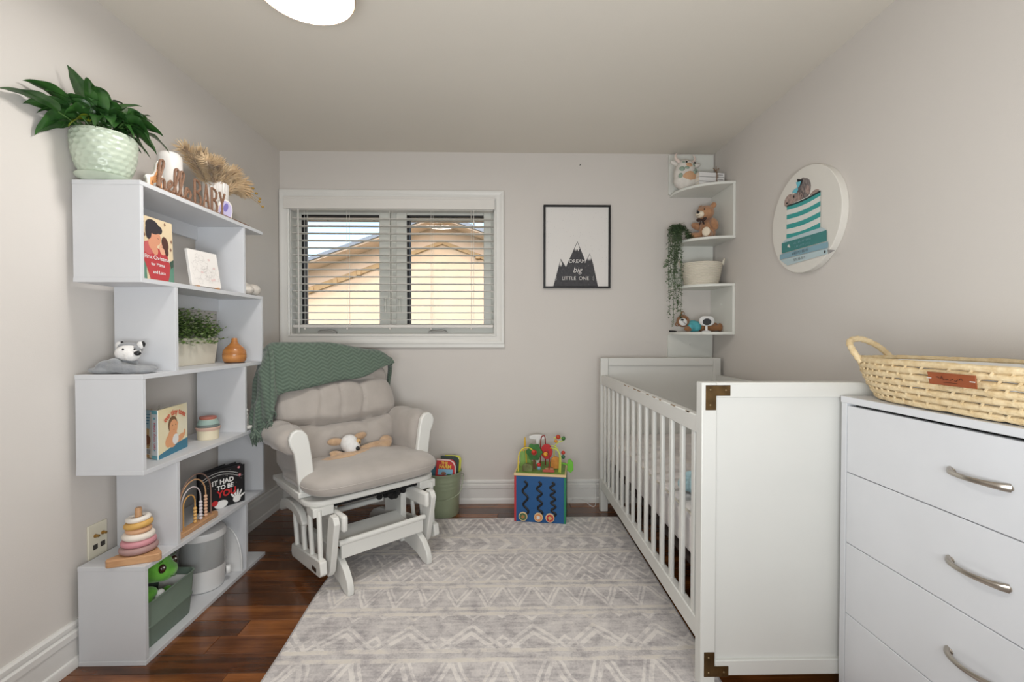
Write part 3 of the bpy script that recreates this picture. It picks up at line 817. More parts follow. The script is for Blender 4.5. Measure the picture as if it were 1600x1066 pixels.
# corner twisting down behind the right side of the chair
pts = [(.320, .610, .945), (.334, .64, .925), (.345, .665, .88), (.342, .68, .80), (.338, .685, .70), (.334, .68, .62)]
MB().tube(bez(pts, 6), [.016 - .008 * (k / 30) for k in range(31)], 8, flat=1.8).build('hanging_corner', knit, th)
# a folded-over edge on the left
MB().tube(bez([throw_pt(.40, .44) + Vector((0, -.012, 0)), throw_pt(.345, .25) + Vector((0, -.018, 0)), throw_pt(.27, .02) + Vector((0, -.012, 0))], 8), .010, 8, flat=.7).build('folded_edge', knit, th)
fb = MB(); fr_ = random.Random(9)
for k in range(95):
    t = fr_.random() * .55; s = fr_.uniform(.0, .30); p = throw_pt(s, t * .04 if s > .04 else t)
    if k % 3 == 0: p = throw_pt(0, t)
    L = fr_.uniform(.035, .07); dx = fr_.uniform(-.02, .02); dy = fr_.uniform(-.02, .02)
    fb.tube([p, p + Vector((dx * .4, dy * .5 - .005, -L * .35)), p + Vector((dx, dy - .004, -L * .7)), p + Vector((dx * .8, dy, -L))], [.0036, .0045, .0042, .002], 5)
fo = fb.build('fringe', knit, th); fo['kind'] = 'stuff'
# ================================================================ things on the bookcase
T1, T2, T3, T4, T5, T6 = tops     # board heights, top to bottom

# ---------------------------------------------------------------- peace lily
pl = thing('potted_peace_lily', 'peace lily with glossy dark leaves in a scaly pale green pot on the bookcase', 'plant', (-1.350, 1.592, T1))
celadon = M('celadon_glaze', (192, 202, 184), .3, c2=(176, 188, 170), vscale=14, coat=.15)
def scaled_pot():
    b = MB(); prof = [(.050, .012), (.060, .020), (.074, .05), (.0825, .085), (.0865, .12), (.0865, .150), (.083, .162)]
    nz, na = 44, 96; rs = []
    for i in range(nz + 1):
        q = i / nz; k = q * (len(prof) - 1); a = min(int(k), len(prof) - 2); f = k - a
        r = prof[a][0] * (1 - f) + prof[a + 1][0] * f; z = prof[a][1] * (1 - f) + prof[a + 1][1] * f
        ring = []
        for j in range(na):
            th_ = 2 * PI * j / na; row = q * 11
            s = abs(math.sin((th_ * 10 + (PI / 2 if int(row) % 2 else 0)))) ; d = (row % 1)
            bump = .0045 * max(0, 1 - abs(d - .45 * (1 - s) - .15) * 2.0) * (1 if .03 < q < .93 else 0)
            ring.append(((r + bump) * math.cos(th_), (r + bump) * math.sin(th_), z))
        rs.append(ring)
    rs.append([(.074 * math.cos(2 * PI * j / na), .074 * math.sin(2 * PI * j / na), .160) for j in range(na)])
    rs.append([(.074 * math.cos(2 * PI * j / na), .074 * math.sin(2 * PI * j / na), .13) for j in range(na)])
    return b.rings(rs)
scaled_pot().build('pot', celadon, pl, smooth=50)
MB().lathe([(.045, 0), (.058, .002), (.074, .012), (.079, .020), (.076, .021), (.05, .010)], 40).build('saucer', celadon, pl)
MB().lathe([(.001, .140), (.073, .138), (.073, .13)], 24).build('soil', M('soil', (52, 38, 28), .95, bump=.8, bscale=120), pl)
leaf_m = M('lily_leaf', (56, 96, 42), .3, c2=(34, 68, 30), vscale=10, coat=.25, stretch=(3, 3, 3))
leaf_y = M('lily_leaf_yellowing', (150, 158, 46), .35, c2=(110, 130, 40), vscale=14)
stem_m = M('lily_stem', (70, 104, 48), .5)
def leaf_obj(tip, width, mat, parent, base=(0, 0, .14), arch=.05, roll=0.0, frac=.42):
    base = Vector(base); tip = Vector(tip); mid = base.lerp(tip, .5) + Vector((0, 0, arch))
    def cv(t): return (1 - t) ** 2 * base + 2 * t * (1 - t) * mid + t * t * tip
    b = MB(); n = 14
    st = [cv(frac * k / 6) for k in range(7)]
    rows = []
    for k in range(n + 1):
        q = k / n; t = frac + (1 - frac) * q; p = cv(t); d = (cv(min(1, t + .01)) - cv(max(0, t - .01))).normalized()
        side = d.cross(Vector((0, 0, 1)))
        if side.length < .2: side = d.cross(Vector((.3, 1, 0)))
        side.normalize(); side = Matrix.Rotation(roll, 3, d) @ side; nn = side.cross(d).normalized()
        w = width * (math.sin(PI * min(1, q * .97 + .03) ** .72)) ** .9 * (1 - q * .12) if q < 1 else 0
        rip = .05 * width * math.sin(q * 16)
        rows.append([p + side * w * f + nn * (abs(f) * w * .34 + rip * abs(f)) for f in (-1, -.55, 0, .55, 1)])
    b.rings(rows, close_u=False, cap=False)
    lf = b.build('leaf', mat, parent, smooth=80)
    sb = MB().tube(st, .0022, 6).build('stem', stem_m, lf)
    return lf
o_ = Vector((-1.350, 1.592, T1))
keys = [((-1.420, 1.325, 1.806), .034, .06, 0), ((-1.425, 1.400, 1.868), .022, .08, .3), ((-1.405, 1.520, 1.985), .021, .03, .9), ((-1.360, 1.560, 1.948), .018, .05, .4),
        ((-1.435, 1.455, 1.735), .030, .10, -.2), ((-1.425, 1.44, 1.790), .024, .09, .2), ((-1.275, 1.70, 1.905), .024, .06, .2), ((-1.245, 1.72, 1.84), .026, .10, -.3),
        ((-1.235, 1.735, 1.785), .026, .12, .3), ((-1.255, 1.70, 1.765), .024, .12, -.2), ((-1.27, 1.665, 1.755), .022, .13, .5), ((-1.30, 1.68, 1.900), .026, .05, -.4),
        ((-1.34, 1.55, 1.905), .028, .05, .6), ((-1.375, 1.50, 1.86), .030, .07, 0), ((-1.33, 1.505, 1.80), .026, .09, .4), ((-1.29, 1.56, 1.80), .028, .10, .1),
        ((-1.275, 1.60, 1.83), .027, .09, -.3), ((-1.30, 1.62, 1.87), .028, .07, .5), ((-1.31, 1.50, 1.845), .025, .08, -.5), ((-1.39, 1.57, 1.90), .026, .05, .2)]
for tip, w_, ar, ro in keys: leaf_obj(Vector(tip) - o_, w_ * 1.18, leaf_m, pl, arch=ar, roll=ro, base=(random.uniform(-.03, .03), random.uniform(-.03, .03), .135))
leaf_obj(Vector((-1.365, 1.478, 1.765)) - o_, .024, leaf_y, pl, arch=.10, roll=.3)
leaf_obj(Vector((-1.285, 1.60, 1.875)) - o_, .018, leaf_y, pl, arch=.04, roll=.9)
front = [((-1.432, 1.440, 1.722), .036, .12, .8), ((-1.43, 1.46, 1.765), .034, .11, -.7), ((-1.425, 1.40, 1.80), .030, .09, .7), ((-1.40, 1.44, 1.86), .028, .08, -.6), ((-1.37, 1.47, 1.80), .030, .10, .6), ((-1.30, 1.50, 1.775), .026, .12, .2), ((-1.33, 1.49, 1.83), .028, .10, -.4), ((-1.27, 1.53, 1.79), .026, .13, .3), ((-1.245, 1.585, 1.775), .026, .14, -.2), ((-1.25, 1.56, 1.845), .026, .10, .5),
         ((-1.235, 1.64, 1.80), .027, .13, -.4), ((-1.23, 1.66, 1.76), .024, .15, .2), ((-1.28, 1.57, 1.88), .026, .07, -.6), ((-1.31, 1.53, 1.90), .024, .06, .5), ((-1.25, 1.68, 1.87), .024, .09, .4), ((-1.40, 1.47, 1.83), .026, .09, -.4), ((-1.41, 1.50, 1.77), .028, .12, .3)]
for tip, w_, ar, ro in front: leaf_obj(Vector(tip) - o_, w_, leaf_m, pl, arch=ar, roll=ro, base=(random.uniform(-.03, .03), random.uniform(-.03, .03), .135), frac=.38)
lr = random.Random(21)
for k in range(46):
    a = lr.uniform(0, 2 * PI); r_ = lr.uniform(.05, .15); tip = Vector((.55 * r_ * math.cos(a) + .022, r_ * math.sin(a), lr.uniform(.13, .29)))
    if -1.350 + tip.x < -1.43: tip.x = -.075
    leaf_obj(tip, lr.uniform(.018, .027), leaf_m, pl, arch=lr.uniform(.05, .12), roll=lr.uniform(-.7, .7), base=(lr.uniform(-.04, .04), lr.uniform(-.04, .04), .135), frac=.34)

# ---------------------------------------------------------------- giraffe and elephant blocks, sign, pillar, pampas
def ypl(X0): return lambda u, v, w: (w, u, v)         # outline in the (y,z) plane, thickness along x
gi = thing('giraffe_block', 'small painted wooden giraffe block behind the hello sign', 'ornament', (-1.252, 1.664, T1), rotz=math.radians(-40))
outl = [(-.012, 0), (.034, 0), (.034, .048), (.030, .075), (.036, .098), (.028, .108), (.018, .110), (.013, .098), (.010, .072), (.002, .056), (-.016, .053), (-.019, .047), (-.014, .042)]
MB().prism(outl, -.012, .012, ypl(0)).build('block', M('white_wood', (236, 230, 222), .5), gi, bevel=.002)
ar = Art(((.0121, 0, 0), (0, 1, 0), (0, 0, 1))); org = M('giraffe_orange', (226, 158, 98), .6); brn = M('giraffe_spot', (122, 66, 38), .6)
ar.poly([(-.004, .008), (.030, .008), (.030, .046), (.027, .072), (.031, .094), (.024, .102), (.017, .098), (.014, .070), (.006, .050), (-.004, .046)], org)
gr_ = random.Random(4)
for k in range(34):
    v = gr_.uniform(.012, .098); u0, u1 = (0, .028) if v < .046 else (.012 + (v - .046) * .12, .028)
    ar.oval(gr_.uniform(u0, u1), v, .0018, .0026, brn, n=7)
ar.oval(.012, .020, .007, .009, white_ink)
ar.build('painted_face', gi)
el = thing('elephant_block', 'small lilac and white elephant block by the ribbed vase', 'ornament', (-1.222, 2.040, T1), rotz=math.radians(-25))
outl = [(-.03, 0), (.030, 0), (.036, .03), (.034, .058), (.020, .076), (0, .080), (-.018, .072), (-.030, .050), (-.036, .022)]
MB().prism(outl, -.010, .010, ypl(0)).build('block', MATS['white_wood'], el, bevel=.002)
ar = Art(((.0101, 0, 0), (0, 1, 0), (0, 0, 1))); lil = M('lilac_paint', (190, 182, 214), .6); lil2 = M('violet_paint', (122, 112, 176), .6)
ar.poly([(-.024, .006), (.026, .006), (.031, .03), (.029, .055), (.016, .070), (0, .073), (-.014, .064), (-.024, .046), (-.030, .022)], lil)
ar.oval(.004, .044, .010, .020, lil2, rot=-15); ar.line([(-.022, .012), (-.016, .028), (-.008, .036)], .002, black_ink); ar.build('painted_face', el)

walnut = M('sign_wood', (140, 106, 84), .6, c2=(120, 88, 68), vscale=30, stretch=(2, 1, 8))
sg = thing('hello_baby_sign', 'brown wooden hello BABY letter sign along the bookcase top edge', 'sign', (-1.216, 1.648, T1))
MB().box(-.016, .014, -.01, .555, 0, .006).build('base', walnut, sg, bevel=.001, bseg=1)
def script(strokes, r):
    b = MB()
    for st in strokes: b.tube(bez([(0, p[0], p[1]) for p in st], 6), r, 8, flat=1.3)
    return b
# 'hello' in joined script, then tall thin capitals
H0 = .012
hello = {'h': [[(0, H0), (.012, .05), (.030, .098), (.024, .112), (.012, .100), (.008, .05), (.006, H0), (.014, .034), (.026, .046), (.034, .034), (.034, H0), (.044, H0)]],
         'e': [[(.044, H0), (.060, .026), (.072, .040), (.066, .050), (.054, .040), (.052, .022), (.062, H0), (.078, H0 + .004)]],
         'l': [[(.078, H0), (.092, .05), (.106, .092), (.098, .106), (.088, .094), (.086, .05), (.092, H0 + .002), (.106, H0)]],
         'L': [[(.106, H0), (.120, .05), (.134, .092), (.126, .106), (.116, .094), (.114, .05), (.120, H0 + .002), (.134, H0)]],
         'o': [[(.134, H0), (.146, .030), (.158, .044), (.150, .052), (.142, .034), (.146, .016), (.162, .014), (.172, .032), (.164, .046), (.154, .048)]]}
for ch in 'helLo': script(hello[ch], .0040).build('letter', walnut, sg)
bx_ = .205
def cap(strokes, x0, w_):
    b = MB()
    for st in strokes: b.tube([(0, x0 + p[0] * w_, H0 - .008 + p[1] * .098) for p in st], .0046, 8)
    return b
Bs = [[(0, 0), (0, 1)], [(0, 1), (.6, .97), (.9, .85), (.85, .66), (.5, .55), (0, .53)], [(0, .53), (.7, .48), (1, .32), (.95, .12), (.6, .01), (0, 0)]]
As = [[(0, 0), (.5, 1), (1, 0)], [(.18, .34), (.82, .34)]]
Ys = [[(0, 1), (.5, .5), (1, 1)], [(.5, .5), (.5, 0)]]
for i, s_ in enumerate((Bs, As, Bs, Ys)): cap(s_, .196 + i * .053, .036).build('letter', walnut, sg)

pil = tag(MB().lathe([(.001, 0), (.041, 0), (.042, .003), (.042, .17), (.040, .186), (.032, .197), (.010, .200), (.001, .199)], 36).build('white_pillar', M('white_ceramic', (236, 231, 226), .3), loc=(-1.305, 1.835, T1)), 'plain white rounded pillar vase behind the hello sign', 'vase')

pv = thing('pampas_vase', 'white ribbed vase holding dry beige pampas grass on the bookcase', 'vase', (-1.310, 2.13, T1))
b = MB(); rs = []
for z, r in ((0, .040), (.004, .044), (.05, .047), (.12, .049), (.170, .050), (.176, .049), (.176, .044), (.10, .043)):
    rs.append([((r + .0016 * math.cos(22 * 2 * PI * k / 132)) * math.cos(2 * PI * k / 132), (r + .0016 * math.cos(22 * 2 * PI * k / 132)) * math.sin(2 * PI * k / 132), z) for k in range(132)])
b.rings(rs).build('vase', MATS['white_ceramic'], pv, smooth=60)
pam = M('pampas_beige', (224, 200, 164), .95, c2=(202, 172, 132), vscale=30, sheen=.3)
pr_ = random.Random(31)
plumes = [((-.02, -.20, .275), 1), ((.0, -.13, .285), 1), ((.03, -.05, .265), 1), ((.05, .07, .255), 1), ((.06, .15, .215), 1), ((.03, .20, .20), 1), ((-.02, .10, .265), 1), ((.06, -.10, .24), 1), ((-.04, -.02, .29), 1), ((.05, .02, .225), 1), ((.07, .11, .18), 1), ((.055, -.16, .235), 1)]
for tip, _ in plumes:
    tip = Vector(tip); base = Vector((pr_.uniform(-.015, .015), pr_.uniform(-.015, .015), .05)); mid = Vector((tip.x * .35, tip.y * .28, .225))
    cv = lambda t: (1 - t) ** 2 * base + 2 * t * (1 - t) * mid + t * t * tip
    st = MB().tube([cv(k / 10) for k in range(11)], .0015, 5).build('stalk', pam, pv)
    b = MB()
    for k in range(330):
        t = .36 + .58 * pr_.random(); p = cv(t); d = (cv(min(1, t + .02)) - cv(t - .02)).normalized()
        n_ = Vector((pr_.gauss(0, 1), pr_.gauss(0, 1), pr_.gauss(0, 1))); n_ = (n_ - d * n_.dot(d)).normalized()
        L = pr_.uniform(.028, .062) * (1.25 - abs(t - .68) * 1.8); e = p + d * L * .8 + n_ * L * .75 + Vector((0, 0, -.006))
        if e.x < -.095: e.x = -.095
        w_ = d.cross(n_) * .0016
        m_ = p.lerp(e, .5) + n_ * .004
        b.poly([p - w_, m_ - w_ * 1.4, e, m_ + w_ * 1.4, p + w_])
    fz = b.build('plume', pam, st, smooth=0); fz['kind'] = 'stuff'
gold = M('dried_bud', (176, 140, 70), .8)
for k in range(5):
    q = Vector((.07 + .01 * k, .185 + .012 * (k % 3), .215 - .022 * k))
    MB().tube([Vector((.03, .10, .2)), q], .0009, 5).ell(q, (.006, .009, .006), 8, 6).build('dried_bud', gold, pv)

# ---------------------------------------------------------------- tier one
paper = M('page_white', (232, 226, 214), .8)
def flat_book(name, label, cat, loc, rotz, w, h, t, cover, tilt=0):
    """book standing with its front cover in the local +x face, width along +y"""
    o = thing(name, label, cat, loc, rot=(0, tilt, rotz))
    MB().box(-t, 0, 0, .004, 0, h).box(-.0022, 0, 0, w, 0, h).box(-t, -t + .0022, 0, w, 0, h).build('cover', cover, o, bevel=.0006, bseg=1, smooth=0)
    MB().box(-t + .0023, -.0023, .0041, w - .004, .003, h - .003).build('pages', paper, o, smooth=0)
    return o, ((0.0002, 0, 0), (0, 1, 0), (0, 0, 1))
cream_cov = M('cover_cream', (226, 205, 170), .55)
bk, fr = flat_book('picture_book', 'picture book First Christmas for Mama with red robed pair on the cover', 'book', (-1.214, 1.5635, T2), 0, .158, .218, .009, cream_cov, tilt=math.radians(-1.5))
ar = Art(fr); robe = M('cover_red', (186, 62, 66), .55); robe2 = M('cover_rose', (196, 96, 96), .55); skin = M('print_skin', (214, 150, 118), .55); skin2 = M('print_skin_pale', (226, 170, 140), .55)
dkh = M('print_dark_hair', (52, 46, 50), .55); brh = M('print_brown_hair', (84, 52, 44), .55); teal = M('print_teal', (96, 140, 120), .55); dg = M('print_dark_green', (62, 84, 70), .55); dia = M('print_diamond', (140, 104, 84), .55)
for (u, v) in ((.010, .176), (.020, .196), (.024, .152), (.006, .150), (.150, .150), (.146, .120), (.016, .128), (.120, .206)): ar.poly([(u - .005, v), (u, v - .008), (u + .005, v), (u, v + .008)], dia)
ar.poly([(0, 0), (.03, 0), (.028, .05), (.016, .075), (0, .08)], teal); ar.poly([(.158, 0), (.125, 0), (.128, .03), (.142, .055), (.158, .06)], teal)
ar.poly([(0, .08), (.012, .07), (.026, .055), (.02, .10), (0, .108)], dg); ar.poly([(.158, .06), (.142, .05), (.138, .075), (.158, .085)], dg)
ar.poly([(.045, .003), (.03, .04), (.014, .075), (.012, .098), (.022, .125), (.042, .130), (.075, .118), (.10, .108), (.128, .092), (.140, .06), (.136, .025), (.128, .003)], robe)
ar.poly([(.014, .098), (.022, .128), (.044, .136), (.070, .120), (.064, .096), (.040, .086)], robe2)
ar.oval(.062, .135, .022, .030, skin, rot=-12); ar.oval(.076, .150, .022, .026, skin, rot=10); ar.oval(.108, .118, .017, .024, skin2, rot=-10); ar.oval(.068, .108, .014, .02, skin, rot=25)
ar.oval(.062, .186, .033, .024, dkh, rot=-16); ar.oval(.042, .168, .014, .028, dkh); ar.oval(.092, .180, .014, .014, dkh)
ar.oval(.118, .136, .016, .026, brh, rot=14); ar.oval(.124, .110, .009, .018, brh, rot=8)
ar.line([(.082, .150), (.090, .147)], .0016, dkh); ar.line([(.100, .122), (.106, .121)], .0014, dkh)
ar.build('cover_art', bk)
text('First Christmas', .0195, white_ink, bk, fr, .079, .079, lift=.0022); text('for Mama', .0165, white_ink, bk, fr, .080, .056, lift=.0022); text('and Luca', .0165, white_ink, bk, fr, .084, .029, lift=.0022)

ca = thing('painted_canvas', 'small white square floral canvas on a wooden easel beside the picture book', 'canvas', (-1.236, 1.856, T2), rot=(0, math.radians(-9), math.radians(-9)))
MB().box(-.012, 0, 0, .152, .008, .158).build('canvas', M('white_canvas', (234, 229, 224), .8, bump=.2, bscale=600), ca, bevel=.001, bseg=1, smooth=0)
ar = Art(((.0002, 0, .008), (0, 1, 0), (0, 0, 1))); pg = M('pencil_grey', (196, 190, 186), .8); pkf = M('faint_pink', (228, 204, 200), .8); lr2 = random.Random(8)
for k in range(13):
    cu, cvv = lr2.uniform(.02, .13), lr2.uniform(.02, .13); r0 = lr2.uniform(.008, .02)
    ar.line([(cu + r0 * math.cos(a) * (1 + .3 * math.sin(5 * a)), cvv + r0 * math.sin(a) * (1 + .3 * math.sin(5 * a))) for a in [k2 * .45 for k2 in range(15)]], .0008, pg)
for k in range(5): ar.oval(lr2.uniform(.03, .13), lr2.uniform(.02, .13), .007, .005, pkf, n=10)
for k in range(18): ar.oval(.078 + lr2.gauss(0, .016), .062 + lr2.gauss(0, .02), .0012, .0012, M('pencil_dark', (120, 112, 110), .8), n=6)
ar.build('drawing', ca)
for y_ in (.022, .126): MB().box(-.02, .010, y_ - .005, y_ + .005, 0, .008).box(-.022, -.014, y_ - .004, y_ + .004, .008, .10).build('easel_leg', beech, ca, bevel=.001)

wool = M('white_wool_plush', (220, 212, 202), .95, var=.12, vscale=60, bump=1.0, bscale=180)
sh = thing('lamb_plush', 'cream woolly soft toy lying on the far end of the upper shelf', 'plush toy', (-1.262, 2.235, T2))
sh.scale = (1.35, 1.25, 1.3)
blob('body', [((0, 0, .026), (.036, .042, .026)), ((.024, .036, .022), (.028, .034, .022)), ((.03, -.02, .018), (.026, .03, .018))], wool, sh, .004)
blob('head', [((-.006, -.022, .058), (.02, .02, .02)), ((-.010, -.022, .088), (.014, .014, .013)), ((.0, -.004, .074), (.009, .014, .009))], wool, sh, .0035)

# ---------------------------------------------------------------- tier two: wolf comforter, planter, diffuser
grey_pl = M('grey_plush', (150, 152, 154), .95, c2=(132, 134, 138), vscale=26, bump=.8, bscale=240, sheen=.4)
white_pl = M('white_plush', (232, 230, 228), .95, var=.04, vscale=50, bump=.8, bscale=240)
wo = thing('wolf_comforter', 'grey and white animal-head comforter blanket on the near bookcase ledge', 'plush toy', (-1.315, 1.618, T3))
blob('blanket', [((-.052, -.012, .012), (.056, .040, .013)), ((-.020, .012, .030), (.050, .045, .026), (0, -.3, .3)), ((.040, .010, .014), (.062, .050, .015)), ((.018, -.026, .020), (.062, .024, .019), (0, .15, .1)), ((-.078, .0, .010), (.024, .03, .010)), ((.078, -.012, .010), (.026, .028, .010)), ((-.045, -.032, .030), (.028, .016, .014), (0, -.5, 0)), ((-.004, -.036, .042), (.022, .012, .013))], grey_pl, wo, .0045, 3)
hd = blob('head', [((.018, -.006, .070), (.040, .034, .028)), ((.040, -.018, .062), (.024, .024, .020)), ((.004, .010, .075), (.03, .03, .026))], white_pl, wo, .004)
blob('crown', [((.012, .012, .086), (.040, .030, .021), (0, .18, 0)), ((.046, -.006, .084), (.014, .012, .008), (0, .5, 0))], grey_pl, wo, .0035)
for (x, y_, m_) in ((-.022, .006, white_pl), (.046, .012, white_pl)):
    e = MB().ell((x, y_, .096), (.012, .006, .014), 12, 8).build('ear', m_, wo)
    MB().ell((x + .009, y_ + .002, .100), (.007, .005, .011), 10, 8).build('ear_tip', black_m, e)
MB().ell((.066, -.026, .070), (.011, .010, .008), 12, 8).build('nose', black_m, wo)
for x, y_ in ((.026, -.0365, ), (.058, -.028)): MB().ell((x, y_, .084), (.0035, .003, .0035), 8, 6).build('eye', black_m, wo)

pt = thing('herb_planter', 'cream trough planter of small green leaves on the second bookcase tier', 'plant', (-1.378, 1.985, T3))
cl = M('cream_planter', (226, 220, 204), .6, var=.03)
pb = MB(); q0, q1 = (.034, .180), (.043, .194)
rs = []
for (hx, hy, z) in ((.034, .182, 0), (.043, .196, .118), (.038, .191, .118), (.036, .188, .09)):
    rs.append([(-hx, -hy, z), (hx, -hy, z), (hx, hy, z), (-hx, hy, z)])
pb.rings(rs).build('trough', cl, pt, bevel=.002)
lm = [M('small_leaf_green', (134, 160, 92), .5, c2=(104, 134, 70), vscale=30), M('small_leaf_dark', (88, 114, 62), .5), M('small_leaf_pale', (186, 204, 148), .5)]
bushb = [MB() for _ in range(3)]; br_ = random.Random(12)
for k in range(460):
    y_ = br_.uniform(-.19, .19); x = br_.uniform(-.032, .05); top = .118 + (.135 - .10 * (abs(y_) / .21) ** 3) * br_.uniform(.25, 1.0)
    base = Vector((x * .5, y_ * .85, .10)); tip = Vector((x * 1.25 + .012, y_ * 1.12, top))
    if x > .03: tip.z = .118 + br_.uniform(-.03, .05); tip.x = .056 + br_.uniform(0, .012)
    for j in range(6):
        t = .4 + .12 * j; p = base.lerp(tip, t) + Vector((br_.gauss(0, .004), br_.gauss(0, .004), 0))
        if p.z < .116 and abs(p.x) < .045: continue
        a = br_.uniform(0, 2 * PI); d = Vector((math.cos(a), math.sin(a), br_.uniform(-.2, .8))).normalized(); s_ = d.cross(Vector((0, 0, 1))).normalized()
        L = br_.uniform(.013, .021); w_ = L * .42; n_ = d.cross(s_) * .0015
        m_ = bushb[br_.choice([0, 0, 0, 1, 1, 2])]
        e = p + d * L
        if e.x < -.040: continue
        m_.poly([p, p + d * L * .5 + s_ * w_ + n_, e, p + d * L * .5 - s_ * w_ + n_])
for i, q in enumerate(bushb):
    o = q.build('foliage', lm[i], pt, smooth=0); o['kind'] = 'stuff'

df = thing('aroma_diffuser', 'onion-shaped honey wood diffuser beside the cream planter', 'diffuser', (-1.262, 2.182, T3))
hw = M('honey_wood', (196, 134, 72), .4, c2=(160, 98, 46), vscale=7, stretch=(1, 1, 7), coat=.2)
MB().lathe([(.001, .004), (.040, .004), (.047, .012), (.050, .026), (.050, .042)], 32).build('lower_shell', hw, df)
MB().lathe([(.0495, .0432), (.047, .058), (.038, .072), (.026, .083), (.017, .092), (.013, .102), (.012, .114), (.010, .117), (.004, .115)], 32).build('upper_shell', hw, df)
MB().lathe([(.030, 0), (.042, 0), (.042, .004), (.030, .004)], 24).build('foot_ring', M('dark_brown_plastic', (58, 40, 30), .5), df)

# ---------------------------------------------------------------- tier three: board book, cups, spotted comforter
bb = thing('board_book', 'thick board book Ten Tiny Toes standing open with a baby on the cover', 'book', (-1.246, 1.676, T4))
cov_y = M('cover_pale_yellow', (238, 222, 176), .5, c2=(240, 232, 206), vscale=8); spine_w = M('spine_white', (226, 232, 234), .5); back_o = M('cover_tan', (206, 160, 96), .5, c2=(216, 186, 140), vscale=9)
ang = math.radians(9.5); BW, BH = .205, .180
def turned(name, x0, x1, y0, y1, z0, z1, mat, loc, rz, par): 
    return MB().box(x0, x1, y0, y1, z0, z1).build(name, mat, par, bevel=.001, bseg=1, smooth=0, loc=loc, rot=(0, 0, rz))
fc = turned('front_cover', -.003, 0, 0, BW, 0, BH, cov_y, (0, .002, 0), ang, bb)
spn = turned('spine', 0, .036, -.003, 0, 0, BH, spine_w, (-.036, .018, 0), math.radians(-26), bb)
spn.location = (-.0325, .0185, 0)
bcv = turned('back_cover', -.13, 0, 0, .003, 0, BH, back_o, (-.033, .018, 0), math.radians(-26), bb)
for k in range(6):
    a = ang + math.radians(6 + k * 8.5)
    turned('page', -.0022, 0, .004, BW * (.97 - .05 * k) if k < 3 else .13, .002, BH - .003 - .001 * k, paper, (-.004 - .0045 * k, .004 + .002 * k, 0), a, bb)
ff = ((0.0002, 0, 0), (0, 1, 0), (0, 0, 1)); ar = Art(ff)
sky_t = M('print_blue_floor', (60, 124, 150), .5); bskin = M('print_baby_skin', (232, 168, 122), .5); bhair = M('print_baby_hair', (126, 92, 60), .5); nap = M('print_white', (238, 236, 234), .5); orl = M('print_coral', (216, 96, 66), .5)
ar.poly([(0, 0), (BW, 0), (BW, .040), (.13, .034), (.06, .024), (0, .016)], sky_t)
ar.oval(.095, .060, .034, .036, bskin); ar.oval(.096, .112, .032, .032, bhair); ar.oval(.102, .100, .029, .030, bskin)
ar.oval(.075, .055, .032, .024, bskin, rot=20); ar.oval(.150, .050, .036, .013, bskin, rot=14); ar.oval(.182, .066, .007, .012, bskin); ar.oval(.115, .052, .022, .02, nap, rot=10); ar.oval(.128, .110, .006, .008, bskin)
for u in (.094, .116): ar.oval(u, .108, .0026, .0032, bhair, n=8)
ar.line([(.098, .092), (.104, .089), (.110, .092)], .0014, orl); ar.oval(.080, .084, .020, .009, bskin, rot=38)
ar.build('cover_art', fc)
text('ten tiny toes', .031, orl, fc, ff, .112, .158, bend=.125, lift=.002, bold=.0006, extrude=.0002)
sf_ = ((0, -.0032, 0), (1, 0, 0), (0, 0, 1)); 
tl = M('print_aqua', (120, 186, 196), .5)
ar = Art(sf_); ar.rect(.001, .035, .001, .014, tl); ar.rect(.001, .035, .166, .179, tl); ar.oval(.018, .150, .006, .004, tl); ar.oval(.022, .128, .004, .004, tl); ar.oval(.018, .034, .004, .003, tl); ar.build('spine_art', spn)
t_o = text('ten tiny toes', .020, M('print_pink', (214, 104, 120), .5), spn, ((.018, -.0032, .085), (0, 0, 1), (-1, 0, 0)), 0, 0, lift=.0006)
bf_ = ((-.13, -.0002, 0), (1, 0, 0), (0, 0, 1)); ar = Art(bf_); lb = M('print_pale_blue', (168, 196, 206), .5)
ar.rect(.001, .129, .110, .179, lb); ar.rect(.088, .120, .014, .036, nap)
for k in range(7): ar.rect(.090 + k * .0042, .0915 + k * .0042 + (k % 2) * .001, .016, .034, black_ink)
ar.oval(.098, .068, .022, .018, M('print_brown', (140, 88, 58), .5)); 
for u in (.084, .094, .104, .112): ar.rect(u, u + .003, .046, .062, MATS['print_brown'])
for k in range(4): ar.rect(.085, .122 - k * .004, .160 - k * .011, .163 - k * .011, sky_t)
ar.build('back_art', bcv)

cu_ = thing('stacking_cups', 'stack of nesting baby cups in cream, sage and terracotta on the bookcase', 'toy', (-1.285, 2.02, T4))
for (z0, h_, r0, r1, c_, nm) in ((0, .052, .040, .043, (226, 214, 186), 'cream'), (.040, .014, .045, .047, (214, 178, 162), 'blush'), (.054, .011, .0445, .042, (106, 116, 112), 'slate'), (.064, .022, .042, .035, (150, 172, 164), 'sage'), (.082, .006, .034, .032, (214, 192, 168), 'sand'), (.087, .011, .032, .033, (172, 104, 90), 'terracotta')):
    MB().lathe([(.001, z0), (r0 - .002, z0), (r0, z0 + .002), (r1, z0 + h_ - .002), (r1 - .002, z0 + h_), (.001, z0 + h_)], 32).build('cup', M('cup_' + nm, c_, .55), cu_)

